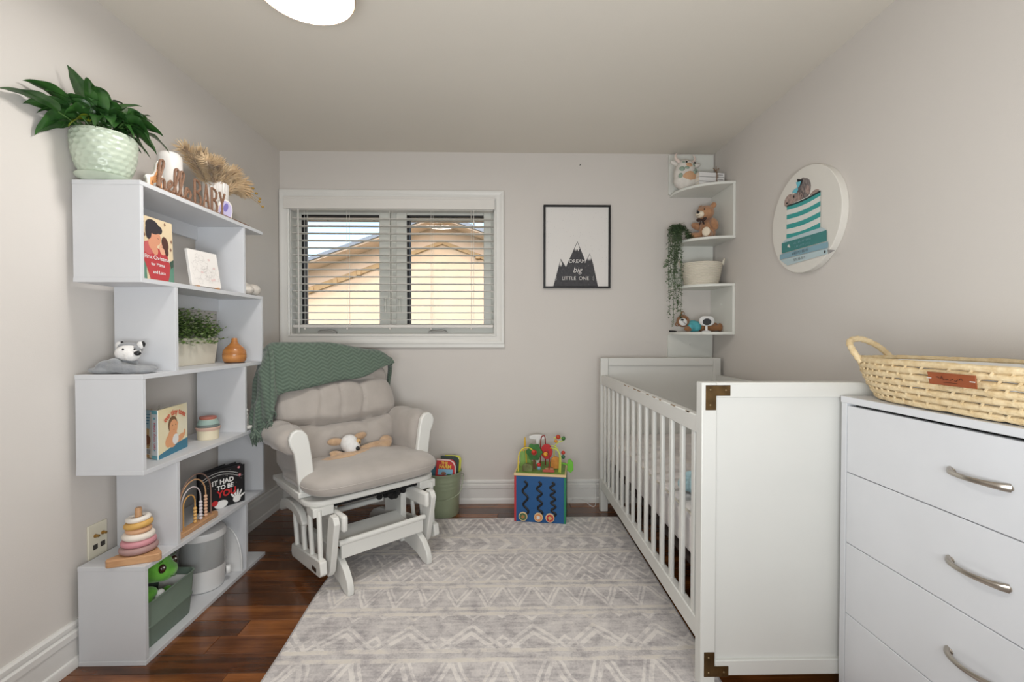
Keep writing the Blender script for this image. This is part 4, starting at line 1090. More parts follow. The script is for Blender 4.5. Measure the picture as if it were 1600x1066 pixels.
sp_m = M('spotted_cotton', (226, 222, 214), .9, var=.05, vscale=30, bump=.4, bscale=200)
spc = thing('spotted_comforter', 'white comforter toy with dark dots at the far end of a shelf', 'plush toy', (-1.238, 2.232, T4))
blob('cloth', [((0, 0, .010), (.040, .05, .010)), ((.022, .035, .016), (.030, .035, .014), (0, .3, 0)), ((.026, -.02, .012), (.026, .03, .012)), ((.0, .02, .026), (.03, .04, .014), (.4, 0, 0))], sp_m, spc, .004, 2)
blob('head', [((.004, -.028, .066), (.022, .020, .026)), ((-.004, -.034, .094), (.014, .010, .008)), ((.016, -.026, .094), (.010, .008, .008))], sp_m, spc, .0035)
b = MB(); dr_ = random.Random(6)
for (u, v) in ((.020, .060), (.012, .076), (.024, .072), (.008, .060)): b.ell((u + .001, -.044 + abs(u - .01) * .4, v), (.0026, .0016, .0026), 8, 5)
for k in range(14): b.ell((dr_.uniform(.0, .045), dr_.uniform(-.04, .05), dr_.uniform(.020, .034)), (.0028, .0028, .0018), 8, 5)
b.build('dots', M('dot_charcoal', (70, 66, 66), .8), spc)

# ---------------------------------------------------------------- tier four: ring stacker, rainbow abacus, black book
rs_ = thing('ring_stacker', 'wooden ring stacking toy in pink and mustard on the lowest near ledge', 'toy', (-1.268, 1.612, T5), rotz=.3)
tri = []
for (cx_, cy_, a0) in ((-.060, -.048, 150), (.066, -.040, 270), (.012, .052, 30)):
    for k in range(7):
        a = math.radians(a0 + 120 * k / 6); tri.append((cx_ + .014 * math.cos(a), cy_ + .014 * math.sin(a)))
MB().prism(tri, 0, .026).build('base', beech, rs_, bevel=.003)
z = .026
for c_, R_, r_, nm in (((168, 134, 130), .056, .0125, 'mauve'), ((204, 140, 148), .051, .0115, 'pink'), ((232, 222, 210), .047, .0125, 'cream'), ((216, 168, 130), .038, .0095, 'peach'), ((214, 168, 92), .042, .0115, 'mustard'), ((236, 228, 218), .036, .0095, 'ivory')):
    b = MB(); n1, n2 = 32, 12; R1 = R_ - r_; tz = z + r_; tl_ = {'mustard': .12, 'cream': -.04, 'ivory': .08}.get(nm, 0)
    rings = []
    for k in range(n1):
        a = 2 * PI * k / n1
        rings.append([((R1 + r_ * math.cos(2 * PI * j / n2)) * math.cos(a), (R1 + r_ * math.cos(2 * PI * j / n2)) * math.sin(a), tz + r_ * .95 * math.sin(2 * PI * j / n2) + tl_ * R1 * math.cos(a)) for j in range(n2)])
    rings.append(rings[0]); b.rings(rings, True, False)
    b.build('ring', M('ring_' + nm, c_, .5), rs_); z += 2 * r_ * .90
MB().lathe([(.010, .02), (.010, .172), (.008, .176), (.001, .176)], 16).build('peg', beech, rs_)

ab = thing('rainbow_abacus', 'wooden rainbow abacus with beaded wire arches on the bookcase', 'toy', (-1.236, 1.818, T5))
MB().prism([(-.094, -.018), (.155, -.018), (.165, -.013), (.171, -.004), (.171, .004), (.165, .013), (.155, .018), (-.094, .018)], 0, .019, lambda u, v, w: (v, u, w)).build('base', beech, ab, bevel=.003)
for R_, zt, c_, nb, bc_, nm in ((.096, .214, (140, 112, 100), 0, None, 'brown'), (.078, .196, (206, 160, 116), 7, (224, 182, 150), 'peach'), (.056, .170, (206, 196, 196), 6, (220, 212, 214), 'pearl'), (.034, .142, (212, 160, 90), 5, (220, 174, 106), 'mustard')):
    R2 = R_
    off = {'brown': .042, 'peach': .026, 'pearl': .016, 'mustard': .004}[nm]; leg = zt - R2 * 1.0
    pts = [(0, off - R2, .012), (0, off - R2, leg)] + [(0, off - R2 * math.cos(PI * k / 16), leg + R2 * math.sin(PI * k / 16)) for k in range(1, 16)] + [(0, off + R2, leg), (0, off + R2, .012)]
    arch = MB().tube(pts, .0026, 8).build('arch', M('wire_' + nm, c_, .4), ab)
    for k in range(nb):
        rb = .0072
        MB().lathe([(.002, -rb * .9), (rb * .75, -rb * .7), (rb, 0), (rb * .75, rb * .7), (.002, rb * .9)], 14, (0, off + R2, .019 + rb + k * rb * 1.82)).build('bead', M('bead_' + nm, bc_, .4), arch)

kb = thing('black_board_book', 'black board book It Had To Be You standing open behind the abacus', 'book', (-1.298, 1.985, T5), rotz=math.radians(-27))
cov_k = M('cover_black', (26, 25, 28), .45)
KW, KH = .198, .172
kc = MB().box(-.003, 0, 0, KW, 0, KH).build('front_cover', cov_k, kb, bevel=.001, bseg=1, smooth=0)
for k in range(7):
    MB().box(-.0022, 0, .004, (KW - .004) * math.cos(.0), .002, KH + .004 * math.sin(k * 2)).build('page', MATS['cover_black'] if k % 2 else M('page_dark', (52, 50, 54), .6), kb, smooth=0, loc=(-.004 - .003 * k, .002, 0), rot=(0, 0, math.radians(3 + 2.1 * k)))
MB().box(-.003, 0, 0, KW - .03, 0, KH).build('back_cover', cov_k, kb, bevel=.001, bseg=1, smooth=0, loc=(-.027, 0, 0), rot=(0, 0, math.radians(19)))
kf = ((.0002, 0, 0), (0, 1, 0), (0, 0, 1)); ar = Art(kf); pinkst = M('print_pink_star', (222, 140, 146), .5)
sr = random.Random(14)
for k in range(40): ar.oval(sr.uniform(.01, .19), sr.uniform(.09, .168), .0009, .0009, white_ink, n=6)
for dv in (0, .012): ar.line([(.004 + .16 * t, .128 - dv + .036 * math.sin(PI * (.15 + .75 * t))) for t in [q / 14 for q in range(15)]], .0018, white_ink)
ar.poly([(.172 + (.010 if k % 2 == 0 else .004) * math.cos(k * PI / 7), .128 + (.010 if k % 2 == 0 else .004) * math.sin(k * PI / 7)) for k in range(14)], pinkst)
ar.oval(.168, .164, .006, .005, pinkst)
ar.oval(.158, .022, .018, .016, white_ink)
for (u, v, r_) in ((.140, .040, 40), (.150, .048, 15), (.162, .050, -5), (.174, .046, -28), (.182, .032, -60)): ar.oval(u, v, .0045, .016, white_ink, rot=r_)
ar.oval(.086, .018, .030, .018, white_ink); ar.oval(.058, .030, .014, .012, red_ink)
ar.build('cover_art', kc)
text('IT HAD', .030, white_ink, kc, kf, .095, .118, lift=.0024, bold=.0008); text('TO BE', .027, white_ink, kc, kf, .105, .092, lift=.0024, bold=.0008); text('YOU', .040, red_ink, kc, kf, .112, .063, lift=.0024, bold=.0016)

# ---------------------------------------------------------------- bottom tier: green basket with turtle, humidifier, white disc
gb = thing('storage_basket', 'grey green storage basket with a soft toy inside on the bottom tier', 'basket', (-1.313, 1.712, T6))
sage = M('sage_plastic', (118, 134, 121), .6, var=.03)
def rrect(hx, hy, r, z, n=5):
    out = []
    for (sx, sy, a0) in ((1, -1, -90), (1, 1, 0), (-1, 1, 90), (-1, -1, 180)):
        for k in range(n + 1):
            a = math.radians(a0 + 90 * k / n); out.append((sx * (hx - r) + r * math.cos(a), sy * (hy - r) + r * math.sin(a), z))
    return out
prof = [(.078, .120, 0), (.080, .122, .004), (.084, .127, .070), (.0865, .1295, .071), (.087, .130, .076), (.085, .128, .079), (.090, .133, .160), (.0925, .1355, .162), (.0925, .1355, .166), (.088, .131, .166), (.084, .127, .08), (.078, .12, .006)]
MB().rings([rrect(a, c, .03, z) for a, c, z in prof]).build('tub', sage, gb, smooth=40)
MB().tube(bez([(.03, .134, .12), (.034, .156, .118), (.032, .163, .085), (.028, .152, .062), (.02, .133, .062)], 6), .006, 8, flat=1.8).build('handle', sage, gb)
tag(MB().box(-.055, .055, 0, .0025, 0, .135).build('paper_sheet', M('white_paper', (232, 230, 226), .8), loc=(-1.305, 1.800, T6 + .012), rot=(math.radians(-14), 0, 0)), 'white paper sheet sticking up inside the green basket', 'paper')
tgreen = M('lime_plush', (112, 186, 66), .95, c2=(92, 164, 54), vscale=40, bump=.8, bscale=240, sheen=.4)
tu = thing('turtle_plush', 'lime green big-eyed turtle plush peeking from the green basket', 'plush toy', (-1.300, 1.690, T6 + .012))
tu.scale = (1.12, 1.15, 1.1)
blob('body', [((0, 0, .07), (.045, .05, .07)), ((.028, -.042, .105), (.022, .022, .034), (.3, .2, 0)), ((.03, .045, .095), (.02, .02, .03)), ((.02, -.03, .14), (.03, .03, .02))], tgreen, tu, .005)
blob('head', [((.012, .018, .200), (.048, .056, .044)), ((.034, .026, .185), (.036, .044, .030))], tgreen, tu, .004)
MB().ell((.044, -.006, .118), (.014, .018, .024), 12, 8).build('belly', white_pl, tu)
blob('shell', [((-.014, -.035, .10), (.042, .032, .055))], M('shell_print', (150, 96, 48), .9, c2=(60, 40, 26), vscale=60), tu, .005)
eyeb = M('eye_brown', (52, 30, 18), .15, coat=.6)
for (x, y_) in ((.051, -.004), (.045, .056)):
    e = MB().ell((x, y_, .208), (.010, .013, .015), 14, 10).build('eye', eyeb, tu); MB().ell((x + .008, y_ - .003, .214), (.003, .003, .003), 8, 6).build('glint', white_ink, e)
MB().tube([(.066, .012, .176), (.070, .024, .170), (.067, .038, .174)], .0013, 6).build('mouth', M('stitch_green', (52, 96, 36), .8), tu)
for y_ in (.0, .056): MB().tube([(.046, y_ - .01, .228), (.049, y_, .231), (.046, y_ + .008, .229)], .0012, 5).build('brow', MATS['stitch_green'], tu)

hu = thing('humidifier', 'white humidifier with a grey tank and round knob behind the green basket', 'humidifier', (-1.305, 2.010, T6))
hp = M('white_plastic', (226, 225, 224), .35); tk = M('smoky_tank', (168, 170, 170), .25, spec=.6)
MB().lathe([(.001, 0), (.070, 0), (.076, .004), (.080, .02), (.083, .085), (.083, .095)], 40).build('base', hp, hu)
MB().lathe([(.082, .096), (.084, .10), (.084, .225), (.001, .225)], 40).build('tank', tk, hu)
MB().lathe([(.0855, .222), (.0865, .236), (.082, .250), (.06, .256), (.001, .257)], 40, sy=1).build('lid', hp, hu)
kn = MB().lathe([(.019, 0), (.019, .014), (.016, .018), (.001, .018)], 24, T=Matrix.Translation((.068, .048, .045)) @ Matrix.Rotation(math.radians(35), 4, 'Z') @ Matrix.Rotation(PI / 2, 4, 'Y')).build('knob', hp, hu)
dpl = thing('white_tray', 'thin white arched tray leaning at the back of the bottom tier', 'tray', (-1.300, 2.132, T6), rot=(math.radians(-6), 0, 0))
def arch_out(w_, h_): return [(-w_, 0), (w_, 0)] + [(w_ * math.cos(PI * k / 24), h_ * math.sin(PI * k / 24)) for k in range(1, 24)]
MB().prism(arch_out(.092, .200), -.003, .003, lambda u, v, w: (u, w, v)).build('plate', hp, dpl, bevel=.001)
o_pts = [(.092 * math.cos(PI * k / 24), -.004, .200 * math.sin(PI * k / 24) + .002) for k in range(25)]
MB().tube(o_pts, .0032, 6).build('rim', hp, dpl)

# ---------------------------------------------------------------- wall plate
wp = thing('wall_plate', 'cream wall plate with two brass sockets beside the ring stacker', 'outlet', (XL, 1.645, .385))
ivory = M('ivory_plastic', (226, 220, 200), .4)
MB().box(0, .006, -.038, .038, -.060, .060).build('plate', ivory, wp, bevel=.002)
for y_ in (-.012, .018):
    MB().lathe([(.0065, 0), (.0065, .004), (.0045, .004), (.0045, .014), (.001, .014)], 12, T=Matrix.Translation((.006, y_, .018)) @ Matrix.Rotation(PI / 2, 4, 'Y')).build('socket', M('brass', (176, 142, 84), .35, metal=.9), wp)
    MB().box(.006, .0075, y_ - .009, y_ + .009, -.030, -.012).build('jack', M('jack_dark', (60, 56, 50), .6), wp, bevel=.001)
# ================================================================ framed print on the back wall
fp = thing('framed_print', 'black framed mountain print reading Dream Big Little One', 'picture', (.4885, YB, 1.686))
FW, FH = .2195, .272
b = MB()
for (x0, x1, z0, z1) in ((-FW, FW, FH - .013, FH), (-FW, FW, -FH, -FH + .013), (-FW, -FW + .013, -FH + .013, FH - .013), (FW - .013, FW, -FH + .013, FH - .013)):
    MB().box(x0, x1, -.022, -.001, z0, z1).build('frame_side', black_m, fp, bevel=.001, bseg=1, smooth=0)
iw, ih = FW - .013, FH - .013
MB().box(-iw, iw, -.012, -.002, -ih, ih).build('print', M('print_paper', (224, 220, 216), .6), fp, smooth=0)
pf = ((-iw, -.0122, -ih), (1, 0, 0), (0, 0, 1)); ar = Art(pf); WI, HI = 2 * iw, 2 * ih
slate = M('print_charcoal', (60, 59, 62), .7, c2=(72, 71, 74), vscale=60); dotm = M('print_grey_dot', (168, 162, 160), .7)
dr2 = random.Random(17)
for k in range(90):
    ar.oval(dr2.uniform(.02, .98) * WI, dr2.uniform(.3, .98) * HI, .0013, .0013, dotm, n=6); ar.h -= .00004
ar.poly([(u * WI, v * HI) for u, v in ((.125, 0), (.242, .35), (.325, .245), (.506, .57), (.638, .315), (.705, .42), (.76, .28), (.836, 0))], slate)
snow = MATS['print_paper']
for (pu, pv, sl, sr, h_) in ((.242, .35, .32, .36, .075), (.506, .57, .56, .40, .10), (.705, .42, .64, .39, .07)):
    wl_, wr_ = h_ * sl * .95, h_ * sr * 1.2
    pts = [(pu, pv - .012)]; n = 7
    pts.append((pu - wl_ + .008, pv - h_))
    for k in range(1, n): pts.append((pu - wl_ + .008 + (wl_ + wr_ - .016) * k / n, pv - h_ - (.028 if k % 2 else -.004)))
    pts.append((pu + wr_ - .008, pv - h_))
    ar.poly([(u * WI, v * HI) for u, v in pts], snow)
for k in range(60):
    u, v = dr2.uniform(.16, .80), dr2.uniform(.02, .3)
    if v < 2.9 * (u - .125) and v < 1.9 * (.836 - u): ar.oval(u * WI, v * HI, .0010, .0010, dotm, n=6); ar.h -= .00004
for s_, cu in ((-1, .19), (1, .742)):
    for a in (-.5, 0, .5): ar.line([(cu * WI + s_ * .004, .105 * HI + a * .012), (cu * WI + s_ * .012, .105 * HI + a * .03)], .0013, snow)
ar.build('printed_art', fp)
text('DREAM', .034, snow, fp, pf, .505 * WI, .315 * HI, lift=.0060, bold=-.0002, space=.95)
text('big', .052, snow, fp, pf, .505 * WI, .205 * HI, lift=.0060, shear=.25, bold=-.0002)
text('LITTLE  ONE', .0335, snow, fp, pf, .475 * WI, .100 * HI, lift=.0060, bold=-.0002, space=.95)

# ================================================================ round canvas on the right wall
rc = thing('round_canvas', 'round canvas print of a terrier in a striped turquoise tub on books', 'picture', (XR, 2.058, 1.633))
RR = .238
MB().lathe([(.001, 0), (RR - .002, 0), (RR, .002), (RR, .028), (RR - .002, .030), (.001, .030)], 72, T=Matrix.Rotation(-PI / 2, 4, 'Y')).build('canvas', M('round_canvas_white', (226, 222, 214), .7, bump=.2, bscale=500), rc, smooth=30)
rf = ((-.0302, 0, 0), (0, -1, 0), (0, 0, 1)); ar = Art(rf); du = .012
aqua = M('print_turquoise', (58, 160, 156), .6); tubw = M('print_tub_white', (226, 226, 220), .6); tealb = M('print_teal_book', (66, 132, 130), .6); blueb = M('print_blue_book', (136, 172, 186), .6); paleb = M('print_pale_book', (186, 204, 208), .6)
fur = M('print_grey_fur', (150, 140, 136), .6, c2=(104, 96, 96), vscale=90); fur2 = M('print_brown_fur', (184, 160, 150), .6, c2=(146, 126, 120), vscale=90); sky_b = M('print_bow_blue', (110, 192, 208), .6); pgrey = M('print_soft_grey', (204, 204, 206), .6)
S = lambda pts: [(u + du, v) for u, v in pts]
ar.oval(-.118 + du, .118, .036, .028, fur2, rot=15); ar.oval(-.012 + du, .135, .050, .052, fur, rot=-35); ar.oval(-.062 + du, .112, .045, .028, fur2); ar.oval(.062 + du, .098, .030, .014, fur2, rot=8)
ar.oval(-.020 + du, .165, .026, .028, fur); ar.oval(.016 + du, .128, .013, .024, fur2, rot=20)
fr3 = random.Random(3)
for k in range(60):
    u, v = max(-.10, min(.03, fr3.gauss(-.03, .03))), fr3.uniform(.105, .165); ar.line([(u + du, v), (u + du + fr3.uniform(-.01, .006), v - fr3.uniform(.01, .022))], .0016, fr3.choice([fur, fur2, M('print_dark_fur', (74, 68, 70), .6)]))
ar.oval(-.078 + du, .125, .005, .006, black_ink); ar.oval(-.128 + du, .108, .006, .004, black_ink)
ar.poly(S([(-.053, .199), (-.014, .183), (-.022, .164), (-.048, .166)]), black_ink)
ar.poly(S([(-.062, .186), (-.024, .180), (-.034, .162), (-.050, .156)]), sky_b); ar.poly(S([(-.050, .160), (-.044, .148), (-.058, .134), (-.088, .148), (-.074, .158)]), sky_b)
# striped tub: slightly bowed bands
def bandp(v0, v1, m_, bow=.008):
    n = 10; lo = [(-.128 + .233 * k / n, v0 - bow * math.sin(PI * k / n)) for k in range(n + 1)]; hi = [(-.128 + .233 * k / n, v1 - bow * math.sin(PI * k / n)) for k in range(n + 1)]
    ar.poly(S(lo + hi[::-1]), m_)
ar.poly(S([(-.128, .096), (.104, .094), (.106, -.058), (-.124, -.061)]), tubw)
for v0, v1 in ((.075, .096), (.031, .052), (-.015, .007), (-.060, -.040)): bandp(v0, v1, aqua)
bandp(.090, .098, M('print_tub_inside', (34, 60, 60), .6), .006)
ar.poly(S([(-.130, -.062), (.115, -.062), (.144, -.081), (-.165, -.076)]), paleb)
ar.poly(S([(-.165, -.076), (.144, -.081), (.145, -.127), (-.164, -.126)]), tealb); ar.poly(S([(-.178, -.129), (.153, -.131), (.154, -.157), (-.179, -.154)]), blueb); ar.poly(S([(-.175, -.157), (.151, -.159), (.151, -.182), (-.120, -.190)]), paleb)
ar.oval(-.112 + du, -.098, .008, .006, tubw, rot=40); ar.oval(-.104 + du, -.104, .006, .004, tubw, rot=-30)
ar.poly(S([(.154, -.165), (.195, -.175), (.156, -.184)]), M('print_shadow_grey', (150, 146, 146), .6))
ar.oval(.135 + du, -.170, .005, .007, black_ink)
ar.build('printed_art', rc)
# worn spine titles, too small to read: rows of short strokes
def strokes(u0, u1, v, h_, m_, n, seed):
    a2 = Art(rf); a2.h = .0062; q = random.Random(seed); u = u0
    while u < u1:
        w_ = q.uniform(.004, .009); a2.line([(u + du, v - h_ / 2), (u + du, v + h_ / 2)], .0014, m_); a2.line([(u + du, v + h_ / 2 * q.choice([-1, 0, 1])), (u + du + w_ * .6, v + h_ / 2 * q.choice([-1, 0, 1]))], .0014, m_); u += w_ + .003
    return a2
strokes(-.070, .050, -.095, .009, blueb, 0, 1).build('spine_print', rc); strokes(-.060, .040, -.113, .008, blueb, 0, 2).build('spine_print', rc)
strokes(-.080, .030, -.142, .014, slate, 0, 3).build('spine_print', rc); strokes(-.070, .010, -.172, .012, slate, 0, 4).build('spine_print', rc)

# ================================================================ moses basket on the dresser
mb_ = thing('moses_basket', 'woven straw moses basket with a leather tag on the dresser', 'basket', (1.188, 1.062, DH))
straw = M('straw_coil', (226, 206, 168), .75, c2=(206, 180, 136), vscale=55, bump=.9, bscale=160)
def sup(a, c, z, n=180, ex=2.5, tz=0):
    out = []
    for k in range(n):
        t = 2 * PI * k / n; ct, st_ = math.cos(t), math.sin(t)
        out.append(Vector((a * math.copysign(abs(ct) ** (2 / ex), ct), c * math.copysign(abs(st_) ** (2 / ex), st_), z + tz)))
    return out
levels = [(.128, .308, .011), (.136, .319, .0285), (.143, .330, .046), (.149, .339, .0635), (.154, .346, .081), (.158, .351, .0985), (.160, .354, .1155)]
for i, (a, c, z) in enumerate(levels):
    p = sup(a, c, z); n = len(p)
    rad = [.0079 * (1 + .12 * abs(math.sin(k * PI / 9 + i * .7)) - .18 * (1 if (k + i * 4) % 9 == 0 else 0)) for k in range(n)]
    wob_ = [q + Vector((0, 0, .0006 * math.sin(k * .23 + i * 2.1))) for k, q in enumerate(p)]
    MB().tube(wob_ + [wob_[0]], rad + [rad[0]], 10).build('coil', straw, mb_)
stb = MB()
for i in range(len(levels) - 1):
    p, q = sup(*levels[i]), sup(*levels[i + 1])
    for k in range((i * 2) % 3, 180, 3):
        a_, c_ = p[k], q[(k + 1) % 180]; out = Vector((a_.x, a_.y, 0)).normalized() * .0042
        stb.tube([a_ + out, a_.lerp(c_, .5) + out * 1.25, c_ + out], .0030, 6)
so = stb.build('binding_stitches', straw, mb_); so['kind'] = 'stuff'
lin_m = M('white_liner', (232, 231, 228), .9)
MB().rings([sup(.118, .298, .012, 60), sup(.145, .338, .075, 60), sup(.1495, .3435, .112, 60), sup(.144, .338, .112, 60), sup(.110, .290, .030, 60)]).build('liner', lin_m, mb_, smooth=60)
for s_ in (1, -1):
    hpts = bez([(-.124, s_ * .270, .106), (-.134, s_ * .292, .140), (-.118, s_ * .325, .168), (-.062, s_ * .350, .174), (0, s_ * .358, .150), (.038, s_ * .352, .112)], 8)
    MB().tube(hpts, [.0088 * (1 + .12 * math.sin(k * 2.1)) for k in range(len(hpts))], 10).build('handle', straw, mb_)
lt = M('tan_leather', (150, 78, 38), .5, c2=(132, 64, 30), vscale=18)
tgm = MB(); 
def tag_pt(u, v, w): 
    x = -.1655 - .0035 - .006 * (v - .055) / .03; return (x + w, -.052 - u, v)
MB().prism([(-.054, .072), (.054, .072), (.056, .101), (-.055, .101)], -.0018, .0012, tag_pt).build('leather_tag', lt, mb_, bevel=.0006, bseg=1)
tb = MB(); tr = random.Random(19); u = -.033
while u < .03:
    pts = [tag_pt(u + .0025 * k, .088 + tr.uniform(-.005, .005), -.0022) for k in range(4)]; tb.tube(pts, .0008, 5); u += .0105
tb.tube([tag_pt(-.018, .079, -.0022), tag_pt(.014, .079, -.0022)], .0006, 5); tb.build('burnt_script', M('burnt_ink', (74, 34, 18), .7), mb_)
for uu in (-.050, .050): MB().tube([tag_pt(uu - .007, .0865, -.002), tag_pt(uu + .004, .0865, -.003)], .0011, 6).build('stitch', lin_m, mb_)

# ================================================================ corner shelf things
SX, SY = XR, YB
L1, L2, L3, L4 = lev
cw_ = thing('cow_plush', 'round spotted cow plush with horns on the top corner shelf', 'plush toy', (1.155, 2.885, L1), rotz=math.radians(14))
cwm = M('cow_white', (226, 220, 212), .95, var=.04, vscale=40, bump=.7, bscale=240); cpe = M('cow_peach', (206, 164, 128), .95, bump=.7, bscale=240); csg = M('cow_sage', (150, 168, 152), .95, bump=.7, bscale=240)
blob('body', [((0, 0, .090), (.074, .056, .088)), ((0, 0, .05), (.076, .058, .052)), ((0, -.002, .13), (.064, .05, .055))], cwm, cw_, .006)
def patch(x, z, rx, rz, m_, nm):
    """soft patch hugging the rounded front of the body"""
    def zz(u, v):
        px, pz = x + rx * u, z + rz * v
        k = max(.02, 1 - (px / .079) ** 2 - ((pz - .088) / .096) ** 2); return (px, -.060 * math.sqrt(k) - .0035 + .006 * (u * u + v * v), pz)
    bb_ = MB(); n = 16; rings_ = []
    for i in range(0, 6):
        r_ = i / 5; rings_.append([zz(r_ * math.cos(2 * PI * k / n), r_ * math.sin(2 * PI * k / n)) for k in range(n)])
    bb_.rings(rings_, True, False); return bb_.build(nm, m_, cw_, smooth=80)
patch(0, .055, .050, .042, cpe, 'belly'); patch(-.004, .142, .024, .018, cpe, 'muzzle'); patch(.0, .168, .028, .012, cpe, 'forehead')
for (x, z, r1, r2) in ((.036, .146, .015, .014), (-.050, .112, .014, .016), (.052, .112, .014, .013), (.030, .094, .012, .012), (-.022, .118, .014, .010), (-.058, .070, .010, .016), (.062, .072, .010, .015), (-.034, .158, .012, .010)): patch(x, z, r1, r2, csg, 'spot')
for s_ in (-1, 1):
    MB().ell((s_ * .030, -.056, .150), (.006, .004, .006), 10, 8).build('eye', black_m, cw_)
    MB().tube(bez([(s_ * .042, 0, .165), (s_ * .066, 0, .185), (s_ * .070, 0, .205), (s_ * .058, 0, .222)], 6), [.013 - .0006 * k for k in range(19)], 10).build('horn', M('horn_cream', (224, 206, 196), .9, bump=.5, bscale=240), cw_)
    MB().ell((s_ * .082, -.006, .155), (.026, .012, .014), 14, 8, rot=(0, s_ * -.35, 0)).build('ear', cwm, cw_)

def stack_book(z, nm, label, rz):
    o = thing('decor_book', label, 'book', (1.288, 2.872, L1 + z), rotz=rz, group='white books tied with twine')
    MB().box(-.085, .085, -.055, .055, 0, .002).box(-.085, .085, -.055, .055, .026, .028).box(-.085, .085, -.055, -.052, 0, .028).build('cover', M('book_white_cover', (226, 224, 222), .6), o, bevel=.0006, bseg=1, smooth=0)
    MB().box(-.083, .083, -.0518, .052, .0021, .0259).build('pages', paper, o, smooth=0)
    return o
ink_g = M('ink_grey', (110, 106, 106), .7)
for k, (lab) in enumerate(('lowest white book of the twine-tied stack beside the cow plush', 'middle white book of the twine-tied stack beside the cow plush', 'topmost white book of the twine-tied stack beside the cow plush')):
    o = stack_book(k * .0285, 'book', lab, math.radians(8))
    a2 = Art(((-.085, -.0552, 0), (1, 0, 0), (0, 0, 1)))
    a2.line([(.004, .0265), (.166, .0265)], .0012, ink_g)
    if k == 0:
        for u in (.134, .152): a2.poly([(u, .010), (u + .004, .016), (u + .0025, .018), (u, .0165), (u - .0025, .018), (u - .004, .016)], ink_g)
    else:
        for u in (.130, .138, .146, .154): a2.oval(u, .014, .0026, .0042, ink_g, n=10)
    a2.build('spine_print', o)
tw = thing('twine_bow', 'brown twine tied in a bow round the white books', 'twine', (1.288, 2.872, L1), rotz=math.radians(8))
tm = M('brown_twine', (132, 104, 78), .9, bump=.6, bscale=500)
for dx in (.028, .034): MB().tube([(dx, -.0575, .0), (dx, -.0575, .0868), (dx, 0, .0875), (dx, .0575, .0868), (dx, .0575, 0)], .0016, 6).build('wrap', tm, tw)
for pts in ([(.031, -.05, .088), (.018, -.055, .100), (.010, -.05, .112), (.022, -.048, .106), (.031, -.05, .090)], [(.031, -.05, .088), (.044, -.052, .100), (.050, -.048, .114), (.040, -.046, .106), (.031, -.05, .090)], [(.031, -.05, .088), (.027, -.058, .100), (.028, -.056, .120)], [(.031, -.05, .088), (.036, -.06, .07), (.038, -.060, .05)]):
    MB().tube(bez(pts, 5), .0017, 6).build('loop', tm, tw)

fawn = M('fawn_plush', (186, 140, 104), .95, c2=(166, 120, 86), vscale=45, bump=1.0, bscale=200, sheen=.4); pale_f = M('cream_plush', (232, 218, 196), .95, bump=.8, bscale=240)
te = thing('teddy_bear', 'fawn teddy bear with a dark bow sitting on the second corner shelf', 'plush toy', (1.292, 2.875, L2), rotz=math.radians(-58))
tb_ = blob('body', [((0, .005, .070), (.052, .046, .068)), ((0, 0, .045), (.056, .048, .046)), ((-.038, -.052, .026), (.030, .062, .026), (0, 0, -.45)), ((.040, -.052, .028), (.030, .056, .028), (0, 0, .35)), ((-.060, -.012, .098), (.044, .022, .024), (0, .5, .35)), ((.058, -.012, .092), (.024, .026, .042), (0, -.35, 0))], fawn, te, .005, 4)
blob('head', [((-.004, -.012, .172), (.056, .050, .048)), ((-.004, -.03, .160), (.044, .038, .034)), ((-.046, .004, .214), (.020, .012, .020)), ((.042, .004, .214), (.020, .012, .020))], fawn, te, .005, 4)
blob('muzzle', [((-.006, -.062, .156), (.028, .022, .022))], pale_f, te, .004)
MB().ell((-.006, -.083, .166), (.011, .006, .008), 12, 8).build('nose', black_m, te)
MB().tube([(-.016, -.081, .148), (-.006, -.0845, .144), (.005, -.081, .149)], .0012, 5).build('mouth', black_m, te)
for x in (-.030, .020): MB().ell((x, -.057, .184), (.005, .004, .005), 10, 8).build('eye', black_m, te)
for (x, y_, rz_) in ((-.064, -.098, -.45), (.060, -.098, .35)): MB().ell((x, y_, .034), (.024, .010, .028), 14, 8, rot=(0, 0, rz_)).build('paw_pad', pale_f, te)
bowm = M('brown_ribbon', (58, 38, 30), .6)
b = MB().ell((-.002, -.056, .122), (.008, .006, .008), 8, 6).ell((-.022, -.054, .126), (.018, .006, .011), 10, 6, rot=(0, .3, 0)).ell((.018, -.054, .124), (.018, .006, .011), 10, 6, rot=(0, -.3, 0)).ell((.012, -.056, .104), (.006, .003, .016), 8, 6, rot=(0, -.5, 0)).ell((-.010, -.056, .104), (.006, .003, .015), 8, 6, rot=(0, .4, 0))
b.build('bow', bowm, te)

